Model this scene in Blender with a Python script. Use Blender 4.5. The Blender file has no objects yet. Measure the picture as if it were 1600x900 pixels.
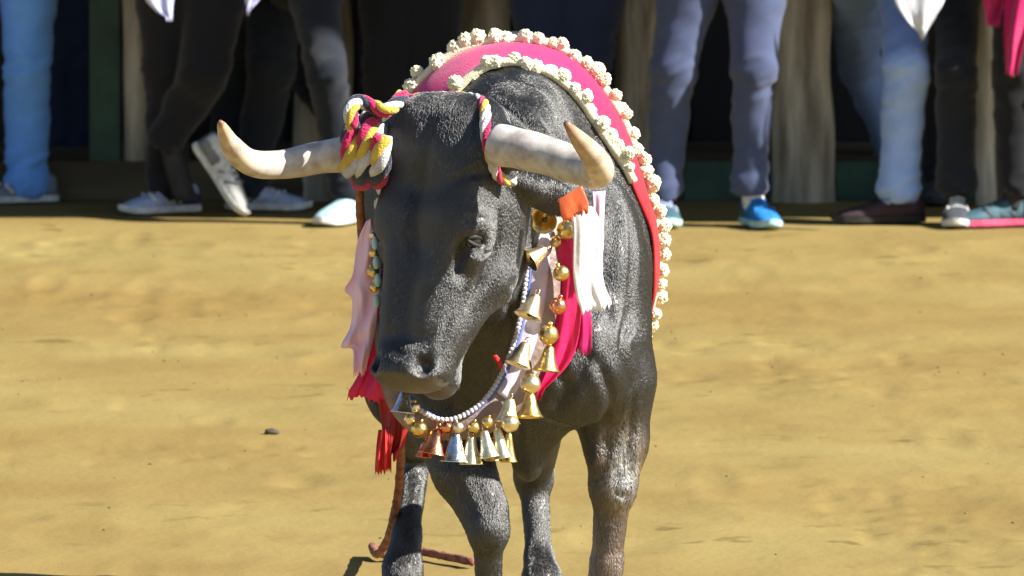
import bpy, bmesh, math, random
import numpy as np
from mathutils import Vector, Matrix
from mathutils.bvhtree import BVHTree
random.seed(7); rng = np.random.default_rng(11)
sc = bpy.context.scene
R = math.radians

# ------------------------------------------------------------ camera
CAM = np.array([0.0, -30.0, 3.33]); FPX = 19900.0; PITCH = math.atan(1630/FPX)
cd = bpy.data.cameras.new('camera'); cam = bpy.data.objects.new('camera', cd); sc.collection.objects.link(cam)
cam.location = CAM; cam.rotation_euler = (R(90)-PITCH, 0, 0)
cd.sensor_width = 36; cd.lens = FPX/1600*36; cd.clip_start = 1; cd.clip_end = 3000
cd.dof.use_dof = True; cd.dof.focus_distance = 29.6; cd.dof.aperture_fstop = 15
sc.camera = cam
_f = np.array([0, math.cos(PITCH), -math.sin(PITCH)]); _u = np.array([0, math.sin(PITCH), math.cos(PITCH)])
def ray(px, py): return np.array([1.0, 0, 0])*(px-800) + _u*(450-py) + _f*FPX
def at(px, py, Y):
    d = ray(px, py); t = (Y-CAM[1])/d[1]; return CAM+d*t
def gr(px, py):
    d = ray(px, py); t = -CAM[2]/d[2]; return CAM+d*t

# ------------------------------------------------------------ sky, sun, exposure
SUN_EL, SUN_AZ = R(38), R(107)             # azimuth from +Y towards +X
w = bpy.data.worlds.new('World'); sc.world = w; w.use_nodes = True
nt = w.node_tree; bg = nt.nodes['Background']; sky = nt.nodes.new('ShaderNodeTexSky')
sky.sky_type = 'NISHITA'; sky.air_density = 1.0; sky.dust_density = .5; sky.sun_disc = False; sky.sun_elevation = SUN_EL; sky.sun_rotation = SUN_AZ
nt.links.new(sky.outputs[0], bg.inputs[0]); bg.inputs[1].default_value = 0.053
ld = bpy.data.lights.new('sun', 'SUN'); sun = bpy.data.objects.new('sun', ld); sc.collection.objects.link(sun)
ld.energy = 5.0; ld.angle = R(0.7); ld.color = (1.0, 0.95, 0.86)
SD = Vector((math.sin(SUN_AZ)*math.cos(SUN_EL), math.cos(SUN_AZ)*math.cos(SUN_EL), math.sin(SUN_EL)))
sun.rotation_euler = SD.to_track_quat('Z', 'Y').to_euler(); sun.location = (10, 5, 12)
sc.view_settings.view_transform = 'Standard'; sc.view_settings.look = 'None'
sc.view_settings.exposure = 1.28; sc.view_settings.gamma = 1

# ------------------------------------------------------------ helpers
def tag(o, label=None, cat=None, group=None, kind=None):
    if label: o['label'] = label
    if cat: o['category'] = cat
    if group: o['group'] = group
    if kind: o['kind'] = kind
    return o
def empty(name, loc, label, cat, group=None):
    o = bpy.data.objects.new(name, None); sc.collection.objects.link(o); o.location = tuple(loc)
    o.empty_display_size = .1
    return tag(o, label, cat, group)
def link(name, me, m, parent=None, smooth=True):
    o = bpy.data.objects.new(name, me); sc.collection.objects.link(o)
    if m: me.materials.append(m)
    if smooth: me.polygons.foreach_set('use_smooth', [True]*len(me.polygons))
    if parent is not None:
        o.parent = parent; o.matrix_parent_inverse = Matrix.Translation(parent.location).inverted()
    return o
def mesh(name, V, F):
    me = bpy.data.meshes.new(name)
    me.from_pydata([tuple(map(float, v)) for v in V], [], [tuple(map(int, f)) for f in F]); me.update(); return me
def catmull(pts, n):
    P = np.array(pts, float); P = np.vstack([2*P[0]-P[1], P, 2*P[-1]-P[-2]]); out = []
    for i in range(1, len(P)-2):
        for k in range(n):
            t = k/n; a, b, c, d = P[i-1], P[i], P[i+1], P[i+2]
            out.append(.5*((2*b)+(c-a)*t+(2*a-5*b+4*c-d)*t*t+(3*b-a-3*c+d)*t**3))
    out.append(P[-2]); return np.array(out)
def tube(pts, rad, seg=10, rough=0, cap=True):
    P = np.array(pts, float); n = len(P); r = np.full(n, rad) if np.isscalar(rad) else np.array(rad, float)
    T = np.gradient(P, axis=0); T /= np.linalg.norm(T, axis=1)[:, None]+1e-9
    ref = np.array([0, 0, 1.0]) if abs(T[0][2]) < .9 else np.array([1.0, 0, 0])
    N = np.cross(T[0], ref); N /= np.linalg.norm(N); V = []; F = []
    for i in range(n):
        N = N-T[i]*N.dot(T[i]); N /= np.linalg.norm(N)+1e-9; B = np.cross(T[i], N)
        for k in range(seg):
            a = 2*math.pi*k/seg; rr = r[i]*(1+rough*random.uniform(-1, 1)); V.append(P[i]+rr*(N*math.cos(a)+B*math.sin(a)))
    for i in range(n-1):
        for k in range(seg):
            F.append((i*seg+k, i*seg+(k+1) % seg, (i+1)*seg+(k+1) % seg, (i+1)*seg+k))
    if cap: F.append(tuple(range(seg))[::-1]); F.append(tuple((n-1)*seg+k for k in range(seg)))
    return V, F
class MB:
    def __init__(s): s.V = []; s.F = []
    def add(s, V, F):
        o = len(s.V); s.V += [tuple(v) for v in V]; s.F += [tuple(i+o for i in f) for f in F]; return s
    def tube(s, *a, **k): return s.add(*tube(*a, **k))
    def box(s, c, h, rot=0.0, tilt=0.0):
        M = Matrix.Translation(Vector(c)) @ Matrix.Rotation(rot, 4, 'Z') @ Matrix.Rotation(tilt, 4, 'Y')
        V = [M @ Vector((x*h[0], y*h[1], z*h[2])) for x in (-1, 1) for y in (-1, 1) for z in (-1, 1)]
        return s.add(V, [(0, 1, 3, 2), (4, 6, 7, 5), (0, 4, 5, 1), (2, 3, 7, 6), (0, 2, 6, 4), (1, 5, 7, 3)])
    def lathe(s, prof, M, seg=20, inner=True):
        V = [M @ Vector((r*math.cos(2*math.pi*k/seg), r*math.sin(2*math.pi*k/seg), z)) for r, z in prof for k in range(seg)]
        F = [(i*seg+k, i*seg+(k+1) % seg, (i+1)*seg+(k+1) % seg, (i+1)*seg+k) for i in range(len(prof)-1) for k in range(seg)]
        return s.add(V, F)
    def sphere(s, c, r, seg=12, sq=(1, 1, 1), lump=0):
        rn = seg//2+1; V = []; F = []
        for i in range(rn+1):
            th = math.pi*i/rn
            for k in range(seg):
                a = 2*math.pi*k/seg; q = 1+lump*random.uniform(-1, 1)
                V.append((c[0]+r*sq[0]*q*math.sin(th)*math.cos(a), c[1]+r*sq[1]*q*math.sin(th)*math.sin(a), c[2]+r*sq[2]*q*math.cos(th)))
        for i in range(rn):
            for k in range(seg): F.append((i*seg+k, i*seg+(k+1) % seg, (i+1)*seg+(k+1) % seg, (i+1)*seg+k))
        return s.add(V, F)
    def build(s, name, m, parent=None, smooth=True, bevel=0, weld=False):
        me = mesh(name, s.V, s.F)
        bm = bmesh.new(); bm.from_mesh(me)
        if weld: bmesh.ops.remove_doubles(bm, verts=bm.verts, dist=1e-5)
        bmesh.ops.recalc_face_normals(bm, faces=bm.faces)
        if bevel: bmesh.ops.bevel(bm, geom=list(bm.edges), offset=bevel, segments=2, affect='EDGES', clamp_overlap=True)
        bm.to_mesh(me); bm.free()
        return link(name, me, m, parent, smooth)

# ---- signed distance field and surface nets
class Field:
    def __init__(s, lo, hi, h):
        s.lo = np.array(lo, float); s.h = h; s.n = np.ceil((np.array(hi)-s.lo)/h).astype(int)+1
        s.a = np.ones(s.n, np.float32)
    def sub(s, lo, hi):
        i0 = np.clip(np.floor((np.array(lo)-s.lo)/s.h).astype(int), 0, s.n); i1 = np.clip(np.ceil((np.array(hi)-s.lo)/s.h).astype(int)+1, 0, s.n)
        sl = tuple(slice(a, b) for a, b in zip(i0, i1))
        g = np.meshgrid(*[s.lo[k]+s.h*np.arange(i0[k], i1[k]) for k in range(3)], indexing='ij', sparse=True)
        return sl, g
    def union(s, sl, d, k):
        A = s.a[sl]; hh = np.maximum(k-np.abs(A-d), 0)/k; s.a[sl] = np.minimum(A, d)-hh*hh*k*.25
    def cut(s, sl, d, k):
        A = s.a[sl]; d = -d; hh = np.maximum(k-np.abs(A-d), 0)/k; s.a[sl] = np.maximum(A, d)+hh*hh*k*.25
    def cap(s, a, b, r1, r2, k=.05, cut=False, sq=None):
        a = np.array(a, float); b = np.array(b, float); m = max(r1, r2)+max(k, .03)+.02
        sl, (x, y, z) = s.sub(np.minimum(a, b)-m*(1 if sq is None else max(sq)), np.maximum(a, b)+m*(1 if sq is None else max(sq)))
        ba = b-a; L = ba.dot(ba)+1e-12
        px, py, pz = x-a[0], y-a[1], z-a[2]
        t = np.clip((px*ba[0]+py*ba[1]+pz*ba[2])/L, 0, 1)
        dx, dy, dz = px-t*ba[0], py-t*ba[1], pz-t*ba[2]
        if sq is not None: dx, dy, dz = dx/sq[0], dy/sq[1], dz/sq[2]
        d = (np.sqrt(dx**2+dy**2+dz**2)-(r1+(r2-r1)*t)).astype(np.float32)
        (s.cut if cut else s.union)(sl, d, k)
    def ell(s, c, r, k=.05, M=None, cut=False):
        c = np.array(c, float); r = np.array(r, float); m = r.max()+max(k, .03)+.02
        if M is None: ext = r+max(k, .03)+.02
        else: ext = np.abs(np.array(M)) @ r+max(k, .03)+.02      # M: columns = local axes in world
        sl, (x, y, z) = s.sub(c-ext, c+ext)
        p = [x-c[0], y-c[1], z-c[2]]
        if M is not None:
            M = np.array(M); p = [p[0]*M[0, j]+p[1]*M[1, j]+p[2]*M[2, j] for j in range(3)]
        k0 = np.sqrt((p[0]/r[0])**2+(p[1]/r[1])**2+(p[2]/r[2])**2)
        k1 = np.sqrt((p[0]/r[0]**2)**2+(p[1]/r[1]**2)**2+(p[2]/r[2]**2)**2)+1e-9
        d = (k0*(k0-1)/k1).astype(np.float32)
        (s.cut if cut else s.union)(sl, d, k)
    def mesh(s, smooth=2):
        a = s.a; neg = a < 0; n = s.n
        c = neg[:-1, :-1, :-1].astype(np.int8)
        tot = sum(neg[i:n[0]-1+i, j:n[1]-1+j, k:n[2]-1+k].astype(np.int8) for i in (0, 1) for j in (0, 1) for k in (0, 1))
        act = (tot > 0) & (tot < 8); idx = np.full(act.shape, -1, np.int64); ijk = np.argwhere(act); idx[act] = np.arange(len(ijk))
        P = np.zeros((len(ijk), 3)); C = np.zeros(len(ijk)); I, J, K = ijk.T
        for ax in range(3):
            o = [q for q in range(3) if q != ax]
            for u in (0, 1):
                for v in (0, 1):
                    off = [0, 0, 0]; off[o[0]] = u; off[o[1]] = v; of2 = list(off); of2[ax] = 1
                    A = a[I+off[0], J+off[1], K+off[2]]; B = a[I+of2[0], J+of2[1], K+of2[2]]
                    cr = (A < 0) != (B < 0); t = np.where(cr, A/(A-B+1e-12*(A == B)), 0)
                    q = np.zeros((len(ijk), 3)); q[:, ax] = t; q[:, o[0]] = u; q[:, o[1]] = v
                    P += q*cr[:, None]; C += cr
        V = s.lo+(ijk+P/C[:, None])*s.h; F = []
        for ax in range(3):
            o = [q for q in range(3) if q != ax]
            sA = [slice(None)]*3; sB = [slice(None)]*3; sA[ax] = slice(0, -1); sB[ax] = slice(1, None)
            A = neg[tuple(sA)]; B = neg[tuple(sB)]; e = np.argwhere(A != B)
            ok = (e[:, o[0]] > 0) & (e[:, o[1]] > 0) & (e[:, o[0]] < n[o[0]]-1) & (e[:, o[1]] < n[o[1]]-1); e = e[ok]
            fl = A[e[:, 0], e[:, 1], e[:, 2]]
            def g(du, dv):
                q = e.copy(); q[:, o[0]] -= du; q[:, o[1]] -= dv; return idx[q[:, 0], q[:, 1], q[:, 2]]
            q = np.stack([g(1, 1), g(0, 1), g(0, 0), g(1, 0)], 1)
            if ax == 1: fl = ~fl
            q = np.where(fl[:, None], q, q[:, ::-1]); F.append(q)
        F = np.concatenate(F)
        for _ in range(smooth):
            S = np.zeros_like(V); W = np.zeros(len(V))
            for i in range(4):
                np.add.at(S, F[:, i], V[F[:, (i+1) % 4]]+V[F[:, (i+3) % 4]]); np.add.at(W, F[:, i], 2)
            V = V*.4+.6*S/np.maximum(W, 1)[:, None]
        return V, F
def npmesh(name, V, F):
    me = bpy.data.meshes.new(name); me.vertices.add(len(V)); me.vertices.foreach_set('co', V.astype(np.float32).ravel())
    me.loops.add(F.size); me.loops.foreach_set('vertex_index', F.ravel().astype(np.int32))
    me.polygons.add(len(F)); me.polygons.foreach_set('loop_start', np.arange(0, F.size, 4, dtype=np.int32))
    me.update(calc_edges=True); me.validate(); return me
def attr(me, name, vals):
    a = me.attributes.new(name, 'FLOAT', 'POINT'); a.data.foreach_set('value', np.clip(vals, 0, 1).astype(np.float32))

# ------------------------------------------------------------ materials
def mat(name, col, rough=.6, col2=None, scale=20, bump=0, bscale=60, metal=0, sheen=0, spec=.5, stretch=(1, 1, 1), detail=4, sub=0, mix=(.35, .65), bdist=.01):
    m = bpy.data.materials.new(name); m.use_nodes = True; n = m.node_tree.nodes; L = m.node_tree.links
    b = n['Principled BSDF']; b.inputs['Roughness'].default_value = rough; b.inputs['Metallic'].default_value = metal
    b.inputs['Sheen Weight'].default_value = sheen; b.inputs['Specular IOR Level'].default_value = spec
    if sub: b.inputs['Subsurface Weight'].default_value = sub; b.inputs['Subsurface Scale'].default_value = .02
    tc = n.new('ShaderNodeTexCoord'); mp = n.new('ShaderNodeMapping'); mp.inputs['Scale'].default_value = stretch
    L.new(tc.outputs['Object'], mp.inputs[0])
    t = n.new('ShaderNodeTexNoise'); t.inputs['Scale'].default_value = scale; t.inputs['Detail'].default_value = detail
    L.new(mp.outputs[0], t.inputs['Vector'])
    r = n.new('ShaderNodeValToRGB'); c2 = col2 or tuple(c*.75 for c in col)
    r.color_ramp.elements[0].position = mix[0]; r.color_ramp.elements[1].position = mix[1]
    r.color_ramp.elements[0].color = (*c2, 1); r.color_ramp.elements[1].color = (*col, 1)
    L.new(t.outputs[0], r.inputs[0]); L.new(r.outputs[0], b.inputs['Base Color'])
    if bump:
        t2 = n.new('ShaderNodeTexNoise'); t2.inputs['Scale'].default_value = bscale; t2.inputs['Detail'].default_value = 5
        L.new(mp.outputs[0], t2.inputs['Vector']); bp = n.new('ShaderNodeBump'); bp.inputs['Strength'].default_value = bump
        bp.inputs['Distance'].default_value = bdist; L.new(t2.outputs[0], bp.inputs['Height']); L.new(bp.outputs[0], b.inputs['Normal'])
    return m

def hide_material():
    m = bpy.data.materials.new('black_hide'); m.use_nodes = True; n = m.node_tree.nodes; L = m.node_tree.links; b = n['Principled BSDF']
    tc = n.new('ShaderNodeTexCoord')
    def noise(s, d=5, st=(1, 1, 1)):
        mp = n.new('ShaderNodeMapping'); mp.inputs['Scale'].default_value = st; L.new(tc.outputs['Object'], mp.inputs[0])
        t = n.new('ShaderNodeTexNoise'); t.inputs['Scale'].default_value = s; t.inputs['Detail'].default_value = d; L.new(mp.outputs[0], t.inputs['Vector']); return t.outputs[0]
    def ramp(src, p0, p1, c0, c1):
        r = n.new('ShaderNodeValToRGB'); e = r.color_ramp.elements; e[0].position = p0; e[1].position = p1; e[0].color = (*c0, 1); e[1].color = (*c1, 1); L.new(src, r.inputs[0]); return r.outputs[0]
    def mix(f, a, c):
        x = n.new('ShaderNodeMix'); x.data_type = 'RGBA'
        if isinstance(f, float): x.inputs[0].default_value = f
        else: L.new(f, x.inputs[0])
        for q, s in ((a, 6), (c, 7)):
            if isinstance(q, tuple): x.inputs[s].default_value = (*q, 1)
            else: L.new(q, x.inputs[s])
        return x.outputs[2]
    def at_(name): a = n.new('ShaderNodeAttribute'); a.attribute_name = name; return a.outputs['Fac']
    def mul(a, c):
        x = n.new('ShaderNodeMath'); x.operation = 'MULTIPLY'; L.new(a, x.inputs[0])
        if isinstance(c, float): x.inputs[1].default_value = c
        else: L.new(c, x.inputs[1])
        x.use_clamp = True; return x.outputs[0]
    base = ramp(noise(9, 6), .35, .7, HIDE[0], HIDE[1])
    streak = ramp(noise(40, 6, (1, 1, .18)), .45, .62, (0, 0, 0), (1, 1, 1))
    dust = ramp(noise(16, 7), .4, .62, (0, 0, 0), (1, 1, 1))
    c = mix(mul(dust, at_('brown')), base, (.16, .10, .065))
    c = mix(mul(streak, at_('pale')), c, (.75, .70, .62))  # foreleg's sun glare painted as light streaks
    c = mix(at_('skin'), c, (.05, .038, .028)); rr = ramp(noise(55, 5, (1, 1, .3)), .35, .65, (.43,)*3, (.62,)*3); L.new(rr, b.inputs['Roughness'])
    L.new(c, b.inputs['Base Color'])
    b.inputs['Roughness'].default_value = .5; b.inputs['Specular IOR Level'].default_value = 1.0; b.inputs['IOR'].default_value = 1.6; b.inputs['Anisotropic'].default_value = .5; tg = n.new('ShaderNodeTangent'); tg.direction_type = 'RADIAL'; tg.axis = 'Z'; L.new(tg.outputs[0], b.inputs['Tangent'])
    b.inputs['Sheen Weight'].default_value = .08; b.inputs['Sheen Roughness'].default_value = .35; b.inputs['Sheen Tint'].default_value = (1, .97, .9, 1)
    t = noise(230, 3, (1, 1, .07)); t2 = noise(13, 3, (1, 1, .5))
    bp = n.new('ShaderNodeBump'); bp.inputs['Strength'].default_value = .45; bp.inputs['Distance'].default_value = .004; L.new(t, bp.inputs['Height'])
    bp2 = n.new('ShaderNodeBump'); bp2.inputs['Strength'].default_value = .2; bp2.inputs['Distance'].default_value = .02; L.new(t2, bp2.inputs['Height']); L.new(bp.outputs[0], bp2.inputs['Normal'])
    L.new(bp2.outputs[0], b.inputs['Normal'])
    return m
HIDE = ((.006, .006, .007), (.018, .017, .015))

# ============================================================ SETTING
def sand_material():
    m = bpy.data.materials.new('sand'); m.use_nodes = True; n = m.node_tree.nodes; L = m.node_tree.links; b = n['Principled BSDF']
    b.inputs['Roughness'].default_value = .95; b.inputs['Specular IOR Level'].default_value = .15
    tc = n.new('ShaderNodeTexCoord')
    def noise(s, d, st):
        mp = n.new('ShaderNodeMapping'); mp.inputs['Scale'].default_value = st; L.new(tc.outputs['Object'], mp.inputs[0])
        t = n.new('ShaderNodeTexNoise'); t.inputs['Scale'].default_value = s; t.inputs['Detail'].default_value = d; L.new(mp.outputs[0], t.inputs['Vector']); return t.outputs[0]
    def ramp(src, p0, p1, c0, c1):
        r = n.new('ShaderNodeValToRGB'); e = r.color_ramp.elements; e[0].position = p0; e[1].position = p1; e[0].color = (*c0, 1); e[1].color = (*c1, 1); L.new(src, r.inputs[0]); return r.outputs[0]
    def mixc(f, a, c, mode='MIX'):
        x = n.new('ShaderNodeMix'); x.data_type = 'RGBA'; x.blend_type = mode
        if isinstance(f, float): x.inputs[0].default_value = f
        else: L.new(f, x.inputs[0])
        for q, s in ((a, 6), (c, 7)):
            if isinstance(q, tuple): x.inputs[s].default_value = (*q, 1)
            else: L.new(q, x.inputs[s])
        return x.outputs[2]
    a = ramp(noise(.8, 3, (.35, .7, 1)), .35, .68, (.240, .165, .054), (.278, .218, .080))
    c = ramp(noise(3.5, 5, (.6, .3, 1)), .36, .62, (.82, .80, .75), (1, 1, 1))
    x = mixc(.8, a, c, 'MULTIPLY')
    k0 = ramp(noise(8, 5, (.75, .6, 1)), .60, .68, (0, 0, 0), (1, 1, 1)); k1 = ramp(noise(.9, 3, (.3, .6, 1)), .48, .58, (0, 0, 0), (1, 1, 1)); k = mixc(1.0, k0, k1, 'MULTIPLY')
    kk = n.new('ShaderNodeMath'); kk.operation = 'MULTIPLY'; L.new(k, kk.inputs[0]); kk.inputs[1].default_value = .85
    x = mixc(kk.outputs[0], x, (.14, .10, .03)); L.new(x, b.inputs['Base Color'])
    bp = n.new('ShaderNodeBump'); bp.inputs['Strength'].default_value = .3; bp.inputs['Distance'].default_value = .010
    L.new(noise(30, 6, (1, .6, 1)), bp.inputs['Height']); L.new(bp.outputs[0], b.inputs['Normal'])
    return m
SAND = sand_material()
def vnoise(x, y, seed):
    r = np.random.default_rng(seed); G = r.random((64, 64)); xi = np.floor(x).astype(int); yi = np.floor(y).astype(int); fx = x-xi; fy = y-yi
    fx = fx*fx*(3-2*fx); fy = fy*fy*(3-2*fy); g = lambda a, b: G[a % 64, b % 64]
    return (g(xi, yi)*(1-fx)+g(xi+1, yi)*fx)*(1-fy)+(g(xi, yi+1)*(1-fx)+g(xi+1, yi+1)*fx)*fy
def build_ground():
    def axis(lo, hi, step, far):
        c = np.arange(lo, hi+1e-6, step); e = []; s = step; q = hi
        while q < far: s *= 1.5; q += s; e.append(q)
        l = []; s = step; q = lo
        while q > -far: s *= 1.5; q -= s; l.append(q)
        return np.array(l[::-1]+list(c)+e)
    X = axis(-2.2, 2.2, .016, 400); Y = axis(-3.2, 14.2, .04, 400)
    xx, yy = np.meshgrid(X, Y, indexing='ij')
    h = .014*(vnoise(xx*1.3+9, yy*1.1+5, 1)-.5)+.012*(vnoise(xx*3.7+3, yy*2.9, 2)-.5)+.010*(vnoise(xx*9, yy*6, 3)-.5)
    p = vnoise(xx*5.5+20, yy*3.1+7, 5); h -= .016*np.clip((p-.72)/.2, 0, 1)
    p = vnoise(xx*1.9+40, yy*.8+3, 6)*vnoise(xx*13, yy*9, 8); h -= .030*np.clip((p-.45)/.3, 0, 1)
    # foot scuffs: short ridged hollows
    r = np.random.default_rng(4)
    for i in range(300):
        cx, cy = r.uniform(-2.1, 2.1), r.uniform(-2.5, 12.9); a = r.uniform(.04, .13); bq = r.uniform(.08, .3); d = r.uniform(.006, .02)
        i0, i1 = np.searchsorted(X, [cx-3*a, cx+3*a]); j0, j1 = np.searchsorted(Y, [cy-3*bq, cy+3*bq])
        q = ((xx[i0:i1, j0:j1]-cx)/a)**2+((yy[i0:i1, j0:j1]-cy)/bq)**2
        h[i0:i1, j0:j1] += d*(-np.exp(-q)+.6*np.exp(-(np.sqrt(q)-1.6)**2*4))
    fade = np.clip(1-np.maximum(np.abs(xx)-2.1, 0)/.5, 0, 1)*np.clip(1-np.maximum(yy-12.9, 0)/.6, 0, 1)*np.clip(1-np.maximum(-2.9-yy, 0)/.4, 0, 1)
    h *= fade; nx, ny = xx.shape
    h = h*.24; V = np.stack([xx, yy, h], -1).reshape(-1, 3); i = np.arange((nx-1)*(ny-1)); a, b_ = i//(ny-1), i % (ny-1); q = a*ny+b_
    F = np.stack([q, q+ny, q+ny+1, q+1], 1)
    o = link('ground', npmesh('ground', V, F), SAND); tag(o, kind='structure')
    return X, Y, h
GX, GY, GH = build_ground()
def gz(x, y):
    i = min(max(np.searchsorted(GX, x), 0), len(GX)-1); j = min(max(np.searchsorted(GY, y), 0), len(GY)-1); return float(GH[i, j])

# ============================================================ BACKGROUND
WOODM = mat('weathered_log', (.68, .61, .48), .85, (.26, .22, .16), 14, .7, 40, stretch=(1, 1, .15), bdist=.02)
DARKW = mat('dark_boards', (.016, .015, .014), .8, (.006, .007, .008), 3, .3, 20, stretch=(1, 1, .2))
GREENP = mat('green_paint', (.035, .10, .065), .6, (.02, .055, .04), 6, .3, 30)
STEPW = mat('step_boards', (.17, .13, .07), .9, (.08, .06, .035), 6, .4, 30, stretch=(.2, 1, 1))
def YG(px, py): return gr(px, py)[1]
def log_post(pxb, pyb, pxt, dia, h, label, m=WOODM):
    c = gr(pxb, pyb); t = at(pxt, 0, c[1]); sl = (t[0]-c[0])/max(t[2], .1)
    n = 40; P = []; rr = []
    for i in range(n):
        z = -.05+h*i/(n-1); P.append((c[0]+sl*z+.006*math.sin(z*5+pxb), c[1]+.006*math.cos(z*4+pxb), z)); rr.append(dia/2*(1+.05*math.sin(z*6+pxb)+.03*math.sin(z*17+pxb*2))*(1-.03*z))
    V, F = tube(P, rr, 24, rough=.0); V = [np.array(v) for v in V]
    for i in range(n):                                             # knots, flats and checks
        cc = np.array(P[i])
        for k in range(24):
            q = V[i*24+k]-cc; a = 2*math.pi*k/24
            V[i*24+k] = cc+q*(1+.05*math.sin(3*a+pxb)+.03*math.sin(7*a+i*.3)+(.0 if random.random() > .04 else -.05))
    me = mesh('post', V, F); o = link('log_post', me, m); return tag(o, label, 'post', 'upright log posts of the ring barrier')
log_post(214, 312, 212, .105, 1.7, "slim brown log post right beside the green painted post")
log_post(502, 312, 502, .20, 1.75, "thick log post behind the dark navy trouser leg, above the bull's left-hand horn")
log_post(757, 312, 757, .19, 1.75, "thick log post rising straight behind the bull's hump")
log_post(982, 312, 1006, .16, 1.7, "tilted log post to the left of the slate-blue trousers")
log_post(1252, 314, 1258, .21, 1.75, "thick pale log post between the slate-blue trousers and the light blue jeans")
log_post(1543, 322, 1543, .075, 1.6, "thinnest brown post, beside the magenta coat")
c = gr(165, 312); b_ = MB().box((c[0], c[1], .8), (.054, .054, .84)); o = b_.build('painted_post', GREENP, None, smooth=False, bevel=.006); tag(o, 'square post painted dark green', 'post')

ST = empty('grandstand', (0, 15.5, 0), 'dark boarded front of the grandstand behind the barrier posts', 'grandstand')
b_ = MB()
x = -14.0
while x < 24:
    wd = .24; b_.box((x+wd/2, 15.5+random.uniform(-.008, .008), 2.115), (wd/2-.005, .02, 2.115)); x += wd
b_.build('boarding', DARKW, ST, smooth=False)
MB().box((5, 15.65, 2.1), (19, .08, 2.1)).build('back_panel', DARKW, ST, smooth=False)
MB().box((8, 15.62, 4.3), (26, 3.6, .06)).build('shade_deck', DARKW, ST, smooth=False)  # added unseen overhang, placed to shade the people at the barrier
MB().box((5, 15.36, 4.1), (19, .09, .05)).build('top_rail', WOODM, ST, smooth=False, bevel=.01)
SP = empty('walkway_step', (0, 14.9, 0), 'low timber step with green painted edge boards along the foot of the stand', 'step')
MB().box((4, 14.93, .065), (14, .53, .065)).build('tread', STEPW, SP, smooth=False)
yf = 14.385
for (a, c2, m, nm) in ((-2.2, -.98, STEPW, 'bare_board'), (-.97, .58, STEPW, 'bare_board'), (.6, .93, GREENP, 'green_board'), (.94, 1.12, STEPW, 'bare_board'), (1.13, 1.62, GREENP, 'green_board'), (1.63, 2.6, STEPW, 'bare_board')):
    MB().box(((a+c2)/2, yf, .07), ((c2-a)/2, .012, .069)).build(nm, m, SP, smooth=False, bevel=.003)

def shoe(parent, ankle, head, ground, pitch=0, L=.30, W=.052, upper=None, sole=None, accent=None, white=None, nm='shoe'):
    """shoe with its toe towards heading `head` (angle in the ground plane); pitch>0 lifts the heel"""
    ts = np.linspace(0, 1, 19)
    hw = np.interp(ts, [0, .05, .15, .4, .7, .88, .96, 1], [.45, .72, .80, .72, 1.0, .82, .50, .18])*W
    hh = np.interp(ts, [0, .06, .22, .36, .5, .7, .88, 1], [.085, .102, .108, .098, .078, .060, .046, .020])
    M = Matrix.Translation(Vector(ground)) @ Matrix.Rotation(head, 4, 'Z') @ Matrix.Translation((L*.68, 0, .01)) @ Matrix.Rotation(pitch, 4, 'Y') @ Matrix.Translation((-L*.68, 0, -.01))
    def T(x, y, z): return M @ Vector(((x-.28)*L, y, z))
    V = []; F = []; seg = 16
    for t, a, h in zip(ts, hw, hh):
        for k in range(seg):
            th = math.pi*k/(seg-1); cx = math.cos(th); V.append(T(t, a*.96*np.sign(cx)*abs(cx)**.7, .022+(h-.022)*math.sin(th)**.75))
    n = len(ts)
    for i in range(n-1):
        for k in range(seg-1): F.append((i*seg+k, i*seg+k+1, (i+1)*seg+k+1, (i+1)*seg+k))
        F.append((i*seg+seg-1, i*seg, (i+1)*seg, (i+1)*seg+seg-1))
    F.append(tuple(range(seg))); F.append(tuple((n-1)*seg+k for k in range(seg)))
    u = MB().add(V, F).build(nm, upper, parent)
    V = []; F = []
    for t, a in zip(ts, hw):
        lift = .012*max(0, (t-.8)/.2)**2
        for y, z in ((-1.08, .026), (-1.05, .004), (1.05, .004), (1.08, .026)): V.append(T(t*1.03-.015, y*a, z+lift))
    for i in range(n-1):
        for k in range(4): F.append((i*4+k, i*4+(k+1) % 4, (i+1)*4+(k+1) % 4, (i+1)*4+k))
    F.append((0, 1, 2, 3)); F.append(tuple((n-1)*4+k for k in range(4)))
    def sub(o): o.matrix_parent_inverse = Matrix(); return o
    s_ = MB().add(V, F).build('sole', sole, None, smooth=False, bevel=.003); s_.parent = u; s_.matrix_parent_inverse = u.matrix_basis.inverted()
    if white:                                                     # laces and side flashes
        lc = MB()
        for t in (.40, .47, .54, .61):
            h = np.interp(t, ts, hh)+.002
            pts = [T(t, y, h-.9*abs(y)**1.3) for y in np.linspace(-.026, .026, 7)]; lc.tube([tuple(p) for p in pts], .0042, 6)
        for sg in (-1, 1):
            for q in (.28, .42, .56):
                a = np.interp(q, ts, hw); pts = [tuple(T(q+.05*j, sg*(a*.93-.010*j*j*.3), .035+.016*j)) for j in range(3)]
                lc.tube(pts, .0055, 6)
        l_ = lc.build('laces', white, None); l_.parent = u
    if accent:
        V = []; F = []
        for t in np.linspace(.0, .34, 6):
            a = np.interp(t, ts, hw); h = np.interp(t, ts, hh)
            for k in range(9): th = math.pi*k/8; V.append(T(t-.006, a*1.03*math.cos(th), .03+(h-.026)*math.sin(th)))
        for i in range(5):
            for k in range(8): F.append((i*9+k, i*9+k+1, (i+1)*9+k+1, (i+1)*9+k))
        q = MB().add(V, F).build('heel_panel', accent, None); q.parent = u
        md = q.modifiers.new('thick', 'SOLIDIFY'); md.thickness = .004
    return u

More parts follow.
